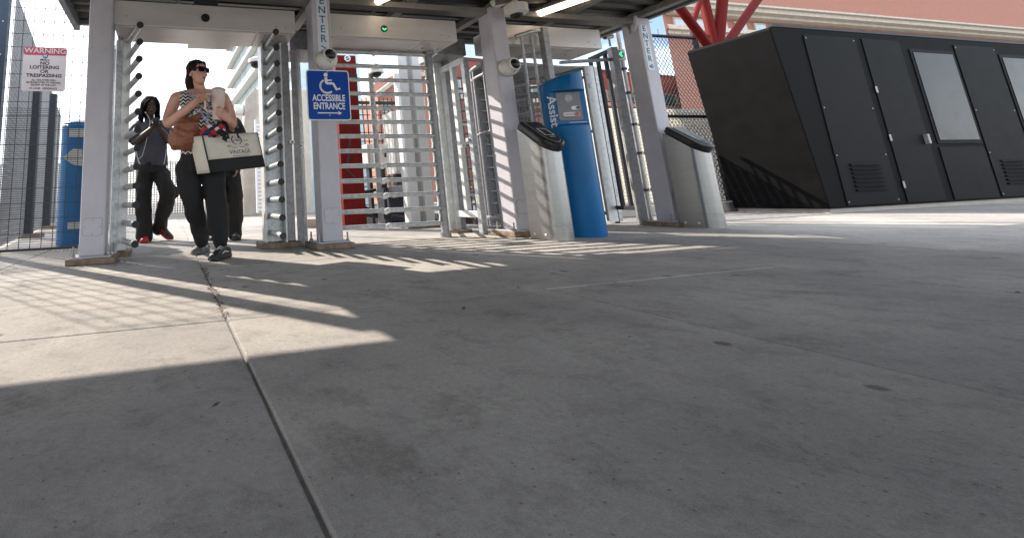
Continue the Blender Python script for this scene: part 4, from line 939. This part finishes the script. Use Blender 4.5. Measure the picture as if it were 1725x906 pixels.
limb(hair, [HP(-.02, -.078, .02), HP(-.025, -.088, -.06), HP(-.03, -.080, -.14), HP(-.03, -.07, -.185)], [(.080, .062), (.088, .062), (.082, .05), (.045, .025)], 14, side=hr)
limb(hair, [HP(.03, .055, .105), HP(.070, .025, .07), HP(.078, -.03, .01)], [.014, .016, .026]); limb(hair, [HP(-.03, .055, .105), HP(-.070, .025, .07), HP(-.078, -.03, .01)], [.014, .016, .026])
fuse(hair, 'hair', HAIR, t, .006, 2, .009, (42, 42, 9))
SUN = mat('sunglass_lens', (.006, .006, .008), .08, 0, 0); FR = mat('tortoise_frame', (.02, .012, .008), .25, 0, .5, 90)
o = None; gm = MB()
for k in (-1, 1):
    pts = [HP(k*.034+x*1.0, .098-.55*abs(k*.034+x)**1.0*.42-.0, .014+z) for x, z in rrect(.056, .042, .014)]
    gm.prism(pts, hf*.006)
g = gm.build('sunglasses', SUN, t)
gm = MB(); gm.bar(HP(-.062, .088, .034), HP(0, .104, .034), .008, .010, hu).bar(HP(0, .104, .034), HP(.062, .088, .034), .008, .010, hu)
for k in (-1, 1): gm.bar(HP(k*.063, .086, .026), HP(k*.080, -.012, .016), .006, .012, hu)
gm.build('frame', FR, g)
LIPS = mat('lips', (.36, .13, .10), .45, 0, .1, 20); MB().ball(HP(0, .088, -.0565), (.024, .009, .0055), 12, 6, ax).ball(HP(0, .086, -.0665), (.02, .009, .006), 12, 6, ax).build('lips', LIPS, t, smooth=True)
# lanyard with badge
LAN = mat('lanyard', (.55, .57, .68), .6, 0, .75, 60, col2=(.06, .08, .3)); mb = MB()
lan = [P(328, 152, .06), P(323, 158, -.05), P(331, 175, -.135), P(343, 196, -.16), P(349, 208, -.165)]
for a, b in zip(lan[:-1], lan[1:]): mb.bar(a, b, .022, .003, (0, -1, .2))
lan = [P(348, 152, .06), P(353, 160, -.05), P(352, 180, -.135), P(350, 200, -.16), P(349, 208, -.165)]
for a, b in zip(lan[:-1], lan[1:]): mb.bar(a, b, .022, .003, (0, -1, .2))
mb.build('lanyard', LAN, t)
for (hu_, hv_), (tu_, tv_), L_, ms_, w_ in (((345, 421), (327, 429.5), .27, (SHG, SHG, SHW), .05), ((380, 430), (357, 440.5), .285, (SHB, SHB, SHW), .054)):
    h_, e_ = G(hu_, hv_), G(tu_, tv_); dd = (e_-h_).normalized(); dd = (dd+V((-.22, 0, 0))).normalized(); shoe(t, e_-dd*L_+Z*.002, dd, *ms_, L_, w_)
# leather bag and strap
t = thing('leather_bag', P(315, 225, -.16), 'slouchy brown leather crossbody bag on the hip of the woman', 'bag')
lb_ = MB(); limb(lb_, [P(288, 244, -.10), P(300, 233, -.15), P(318, 222, -.17), P(335, 216, -.16)], [(.035, .02), (.105, .06), (.13, .07), (.09, .045)], 18, side=Z)
limb(lb_, [P(292, 248, -.10), P(310, 247, -.15), P(328, 246, -.15)], [.025, .045, .03]); limb(lb_, [P(300, 215, -.14), P(318, 204, -.16), P(336, 196, -.15)], [.018, .03, .025])
fuse(lb_, 'pouch', LEATH, t, .008, 3, .016, (9, 9, 16))
mb = MB(); sp_ = [P(286, 232, -.10), P(300, 214, -.155), P(320, 198, -.17), P(338, 184, -.15), P(352, 172, -.135), P(366, 163, -.03), P(368, 162, .04)]
for a, b in zip(sp_[:-1], sp_[1:]): mb.bar(a, b, .045, .005, (0, -1, .3))
mb.build('strap', mat('patterned_strap', (.62, .6, .56), .8, 0, .97, 70, col2=(.015, .015, .016), thr=(.48, .52)), t); MB().ball(P(291, 229, -.13), (.012, .012, .028), 8, 6).build('ring', GALVW, t, smooth=True)
# tumbler
a, b = P(366, 203, -.235), P(368.5, 153, -.235); ax_ = (b-a).normalized()
t = thing('tumbler', a, 'large pale pink tumbler with handle and straw held by the woman', 'tumbler')
PINK = mat('pale_pink_enamel', (.68, .53, .48), .4, 0, .06, 10); L_ = (b-a).length
MB().path([a, a+ax_*.008, a+ax_*L_*.42, a+ax_*L_*.46, b-ax_*.014, b], [.040, .044, .048, .056, .060, .060], 28).build('cup', PINK, t, smooth=True)
MB().path([b+ax_*.001, b+ax_*.012, b+ax_*.02], [.062, .062, .05], 28).build('lid', mat('grey_lid', (.38, .37, .38), .3, 0, .1, 9), t, smooth=True)
MB().path([b+ax_*.015, b+ax_*.05+X*.001], .005, 8).build('straw', CAMW, t, smooth=True)
hx = V((-.97, -.2, 0)); MB().path([a+ax_*L_*.86+hx*.06, a+ax_*L_*.86+hx*.105, a+ax_*L_*.78+hx*.118, a+ax_*L_*.36+hx*.112, a+ax_*L_*.28+hx*.09, a+ax_*L_*.28+hx*.045], .011, 10).build('handle', PINK, t, smooth=True)
# tote bag
A = P(341, 229, -.29); B = P(433, 223, -.06); A2 = P(355, 291, -.29); B2 = P(446, 281, -.06)
ed = (B-A); ed.z = 0; ed.normalize(); bk = V((-ed.y, ed.x, 0))*.16+V((-.035, 0, .0))
t = thing('tote_bag', A, 'cream and black canvas tote bag with vintage print hanging from her arm', 'bag')
def tb(s, q, k=0.): p_ = A*(1-s)*(1-q)+B*s*(1-q)+A2*(1-s)*q+B2*s*q; return p_+bk*k+ (V((ed.y, -ed.x, 0))*.022*math.sin(math.pi*s)*math.sin(math.pi*q) if k == 0 else V((0, 0, 0)))
def quadmesh(fn, nu, nv): 
    vs = [fn(i/nu, j/nv) for j in range(nv+1) for i in range(nu+1)]; return MB().add(vs, [(j*(nu+1)+i, j*(nu+1)+i+1, (j+1)*(nu+1)+i+1, (j+1)*(nu+1)+i) for j in range(nv) for i in range(nu)])
def tc_(name, fn, m, nu=8, nv=6):
    o = quadmesh(fn, nu, nv).build(name, m, t, smooth=True, fix=False); s = o.modifiers.new('thick', 'SOLIDIFY'); s.thickness = .004; s.offset = 0; return o
tc_('front_canvas', lambda a, b: tb(a, b*.66), CANV); tc_('front_base', lambda a, b: tb(a, .66+b*.34), BCANV)
tc_('back_canvas', lambda a, b: tb(a, b*.66, 1), CANV); tc_('back_base', lambda a, b: tb(a, .66+b*.34, 1), BCANV)
tc_('side_panel', lambda a, b: tb(0, b, a)+V((-.03, 0, 0))*math.sin(math.pi*a)*(1-b), CANV); tc_('side_panel', lambda a, b: tb(1, b, a), CANV); tc_('bottom', lambda a, b: tb(a, 1, b), BCANV)
for s_ in (0, 1): MB().path([tb(s_, q/6) for q in range(7)], .006, 8).build('piping', BCANV, t, smooth=True)
wr = P(391, 207, -.19)
for k_, (s0, s1) in ((0, (.42, .60)), (1, (.36, .64))):
    mb = MB(); n_ = 12; a_, b_ = tb(s0, -.02, k_), tb(s1, -.02, k_); pk = wr+Z*.025
    pts = [tb(s0, .14, k_), a_, a_.lerp(pk, .5)+V((-.01, 0, .03)), pk, b_.lerp(pk, .5)+V((.018, 0, .02)), b_, tb(s1, .14, k_)]
    for p_, q_ in zip(pts[:-1], pts[1:]): mb.bar(p_, q_, .03, .006, (0, -1, .15))
    mb.build('handle', BCANV, t)
nf = V((ed.y, -ed.x, 0))
tx = (B-A).normalized(); tz = (A-A2); tz = (tz-tx*tz.dot(tx)).normalized()
fr_ = lambda s_, q_, k=.004: tb(s_, q_)+nf*k
def onbag(s0, q0, sc): return lambda x, y: fr_(s0+x*sc/.5, q0-y*sc/.33, .0045)
text('VINTAGE', 1, (0, 0, 0), X, Z, INK, t, 'print', fn=onbag(.57, .52, .050), squeeze=.95)
text('1983', 1, (0, 0, 0), X, Z, INK, t, 'print', fn=onbag(.56, .19, .035)); text('HANDMADE GOODS' if False else 'EST', 1, (0, 0, 0), X, Z, INK, t, 'print', fn=onbag(.56, .115, .016))
mb = MB()
def ink(pts, w=.0035):
    for p_, q_ in zip(pts[:-1], pts[1:]): mb.bar(p_, q_, w, .001, tuple(nf))
for s_ in (-1, 1):
    ink([fr_(.56+s_*.082*math.cos(math.radians(a_)), .19+.125*math.sin(math.radians(a_))*1.0) for a_ in range(-62, 71, 12)], .006)
    for a_ in range(-55, 70, 18):
        c_, d_ = math.cos(math.radians(a_)), math.sin(math.radians(a_)); ink([fr_(.56+s_*.082*c_, .19+.125*d_), fr_(.56+s_*.105*c_, .19+.125*d_-.02)], .007)
    ink([fr_(.56+s_*x_, q_) for x_, q_ in ((.02, .37), (.07, .40), (.13, .36), (.16, .31), (.20, .33), (.18, .37), (.15, .35))], .004)
    ink([fr_(.56+s_*x_, .215) for x_ in (.12, .22)], .004)
ink([fr_(.42, .625), fr_(.73, .625)], .0035); ink([fr_(.38, .43), fr_(.76, .43)], .002)
mb.build('emblem_print', INK, t)
# scarf on the bag
t = thing('scarf', P(355, 222, -.24), 'colourful bunched scarf with striped ribbon spilling over the tote bag', 'scarf')
cols = [mat('scarf_red', (.45, .02, .04), .8, 0, .2, 30), mat('scarf_navy', (.02, .03, .10), .8, 0, .2, 30), mat('scarf_white', (.65, .64, .62), .8, 0, .1, 30), BCANV]
for k in range(9):
    m_ = cols[k % 4]; x_ = 346+k*3.2; y_ = 222+4*math.sin(k*2.1); mb = MB()
    limb(mb, [P(x_-7, y_+4, -.26), P(x_, y_-5, -.29), P(x_+7, y_+2, -.27)], [.016, .026, .016], 10); fuse(mb, 'fold', m_, t, .007, 2, .006, (30, 30, 30))
mb = MB(); pts = [P(370, 218, -.29), P(379, 223, -.31), P(375, 231, -.32), P(383, 235, -.31)]
for p_, q_ in zip(pts[:-1], pts[1:]): mb.bar(p_, q_, .045, .004, (0, -1, .2))
mb.build('ribbon', ZIG, t)
# --- man with phone
my = 2.0
P = lambda u, v, dy=0.: W(u, v, my+dy)
t = thing('person', (.4, 2, 0), 'man with dreadlocks and earphones looking at a phone, behind the left bars', 'person')
body = MB(); hc = P(254, 181, -.03); HP, hr, hf, hu = head(body, hc, (.20, -.95, -.30), (0, .0, 1), 1.06)
limb(body, [P(252, 188, .02), P(252, 200, .03), P(252, 208, .04)], [.058, .058, .075])
limb(body, [P(254, 282, .02), P(254, 250, .02), P(254, 215, .03)], [(.16, .10), (.165, .11), (.18, .11)], 20, side=X)
limb(body, [P(231, 213), P(225, 232, .02), P(227, 240, -.04), P(243, 228, -.2), P(256, 217, -.30)], [.062, .052, .046, .042, .032])
hand(body, P(256, 217, -.30), (.6, -.3, .55), (.4, .2, .8), (0, -1, .6), (25, 40, 30), 1.0)
limb(body, [P(279, 213), P(287, 231, .02), P(286, 238, -.05), P(278, 228, -.2), P(269, 217, -.30)], [.062, .052, .046, .042, .032])
hand(body, P(269, 217, -.30), (-.5, -.35, .6), (-.4, .2, .8), (0, -1, .6), (25, 40, 30), 1.0)
fuse(body, 'body', SK2, t, .0065, 3)
shirt = MB()
limb(shirt, [P(255, 280, .02), P(255, 255, .02), P(254, 228, .03), P(253, 211, .04), P(252, 206, .05)], [(.215, .145), (.205, .14), (.20, .14), (.165, .11), (.085, .075)], 22, side=X)
limb(shirt, [P(236, 212, .03), P(229, 220, .02), P(225, 233, .01)], [.078, .082, .088]); limb(shirt, [P(271, 212, .03), P(281, 220, .02), P(287, 231, .01)], [.078, .082, .088])
fuse(shirt, 'shirt', SLATE, t, .011, 3, .014, (10, 10, 5))
mb = MB(); mb.path([P(229, 250, -.125), P(231, 264, -.13), P(236, 277, -.125)], .005, 6); mb.path([P(281, 250, -.12), P(279, 264, -.125), P(276, 277, -.12)], .005, 6); mb.build('shirt_piping', SHW, t)
pants = MB(); limb(pants, [P(256, 274, .02), P(257, 292, .02)], [(.185, .135), (.19, .14)], 20, side=X)
limb(pants, [P(244, 290, .02), P(242, 320, .0), P(242, 345, .0), P(243, 375, .0), P(244, 398, .0)], [.112, .105, .098, .10, .105], 18)
limb(pants, [P(270, 290, .02), P(280, 318, -.06), P(281, 335, -.02), P(273, 362, .08), P(268, 383, .13)], [.112, .112, .10, .098, .098], 18)
limb(pants, [P(295, 318, -.04), P(297, 328, -.02)], [.045, .05])
fuse(pants, 'trousers', PANT2, t, .012, 3, .02, (8, 8, 6))
hair = MB(); ax = (hr, hf, hu); hair.ball(HP(0, -.03, .055), (.092, .102, .092), 20, 14, ax)
for k in range(46):
    a_ = math.radians(-40+260*k/45)+random.uniform(-.06, .06); rr = .088+random.uniform(0, .012); ln = random.uniform(.20, .28)
    c_, s_ = math.cos(a_), -math.sin(a_); p0 = HP(c_*.055, s_*.075-.02, .12); p1 = HP(c_*rr*1.08, s_*rr-.02, .05); p2 = HP(c_*rr*1.2, s_*rr*1.05-.02, -.06); p3 = HP(c_*rr*1.25+random.uniform(-.02, .02), s_*rr*1.05-.02, -ln+.06)
    limb(hair, [p0, p1, p2, p3], [.015, .014, .012, .008], 7)
for k in (-1, 1): limb(hair, [HP(k*.03, .075, .10), HP(k*.075, .065, .05), HP(k*.09, .04, -.06), HP(k*.10, .03, -.15)], [.016, .015, .012, .008], 7)
hair.build('dreadlocks', HAIRB, t, smooth=True)
EYE = mat('eye_white', (.28, .26, .24), .4, 0, 0, spec=.1)
for k in (-1, 1): e_ = MB().ball(HP(k*.032, .080, .013), (.011, .008, .005), 10, 8).build('eye', EYE, t, smooth=True); MB().ball(HP(k*.032, .0885, .010), .005, 8, 6).build('pupil', BLACKM, e_, smooth=True)
MB().ball(HP(0, .094, -.0565), (.028, .010, .007), 12, 6, ax).ball(HP(0, .091, -.069), (.024, .010, .008), 12, 6, ax).build('lips', mat('dark_lips', (.09, .035, .03), .4, 0, 0), t, smooth=True)
MB().path([HP(.03, .10, -.12), P(253, 206, -.14), P(251, 214, -.15), P(247, 236, -.155), P(240, 262, -.155), P(232, 270, -.14), P(235, 278, -.14)], .0034, 6).build('earphone_wire', CAMW, t, smooth=True)
MB().path([HP(.062, .07, -.07), HP(.03, .10, -.12)], .0034, 6).build('earphone_wire', CAMW, t, smooth=True)
MB().ball(HP(.070, .075, -.062), .010, 8, 6).build('earphone_remote', CAMW, t, smooth=True)
f0 = P(244, 411); shoe(t, V((f0.x+.02, my+.09, .002)), (-.1, -1, 0), SHR, SHR, SHB, .29, .052)
h_, e_ = P(266, 385, .16), P(293, 404, -.06); dd = (e_-h_).normalized(); shoe(t, h_-Z*.03, dd, SHB, SHR, SHR, .28, .052, Z)
c_ = P(262.5, 206, -.36); t = thing('phone', c_, 'dark phone held in both hands by the man with dreadlocks', 'phone')
MB().hexa([c_+V(q) for q in ((-.037, -.03, -.06), (.037, -.03, -.06), (.037, -.022, -.062), (-.037, -.022, -.062), (-.037, .03, .06), (.037, .03, .06), (.037, .038, .058), (-.037, .038, .058))]).build('phone_body', BLACKP, t, bevel=.003)
# --- third person, mostly behind the woman
ty = 1.62
P = lambda u, v, dy=0.: W(u, v, ty+dy)
t = thing('person', (1.4, 1.6, 0), 'person in black shirt and trousers mostly hidden behind the woman', 'person')
body = MB(); hc = P(374, 175, -.02); HP, hr, hf, hu = head(body, hc, (-.1, -1, -.05), (0, 0, 1), 1.04)
limb(body, [P(374, 182, .02), P(375, 194, .03), P(375, 202, .03)], [.058, .058, .075]); limb(body, [P(378, 285, .0), P(377, 245, .0), P(376, 208, .02)], [(.16, .1), (.16, .11), (.18, .11)], 20, side=X)
limb(body, [P(353, 206, .02), P(347, 235, .03), P(347, 262, -.05), P(350, 282, -.12)], [.06, .05, .042, .032]); hand(body, P(350, 282, -.12), (.05, -.2, -1), (.6, 0, 0), (0, -1, 0), (15, 20, 15), 1.)
limb(body, [P(399, 206, .02), P(405, 235, .03), P(403, 262, -.06), P(399, 280, -.14)], [.06, .05, .042, .032]); hand(body, P(399, 280, -.14), (-.1, -.2, -1), (-.6, 0, 0), (0, -1, 0), (15, 20, 15), 1.)
fuse(body, 'body', SK3, t, .007, 3)
shirt = MB(); limb(shirt, [P(378, 292), P(377, 250), P(376, 220, .02), P(375, 203, .03), P(375, 198, .04)], [(.205, .145), (.195, .14), (.19, .14), (.16, .11), (.085, .075)], 22, side=X)
limb(shirt, [P(357, 205, .03), P(350, 215, .02), P(347, 232, .03)], [.075, .078, .08]); limb(shirt, [P(394, 205, .03), P(401, 215, .02), P(405, 230, .03)], [.075, .078, .08])
fuse(shirt, 'shirt', BLKS, t, .012, 3, .012, (10, 10, 5))
pants = MB(); limb(pants, [P(378, 282), P(379, 298)], [(.18, .135), (.185, .14)], 20, side=X)
limb(pants, [P(366, 296), P(362, 335, -.02), P(360, 370, .05), P(358, 395, .14)], [.11, .10, .092, .088], 16); limb(pants, [P(392, 296), P(396, 335, -.03), P(396, 365, -.01), P(396, 396, .0)], [.11, .102, .096, .092], 16)
fuse(pants, 'trousers', PANT2, t, .013, 3, .018, (8, 8, 5))
hair = MB(); ax = (hr, hf, hu); hair.ball(HP(0, -.022, .05), (.082, .096, .082), 18, 12, ax); fuse(hair, 'hair', HAIRB, t, .008, 2, .003, (60, 60, 60))
for k in (-1, 1): MB().ball(HP(k*.032, .079, .013), .011, 10, 8).build('eye', EYE, t, smooth=True)
MB().ball(HP(0, .094, -.0565), (.026, .010, .006), 12, 6, ax).build('lips', LIPS, t, smooth=True)
q = P(396, 404); shoe(t, V((q.x-.01, ty+.07, .0)), (.05, -1, 0), SHB, SHB, SHG, .28, .05); q = P(358, 402, .14); shoe(t, V((q.x, ty+.24, .0)), (-.05, -1, 0), SHB, SHB, SHG, .28, .05)
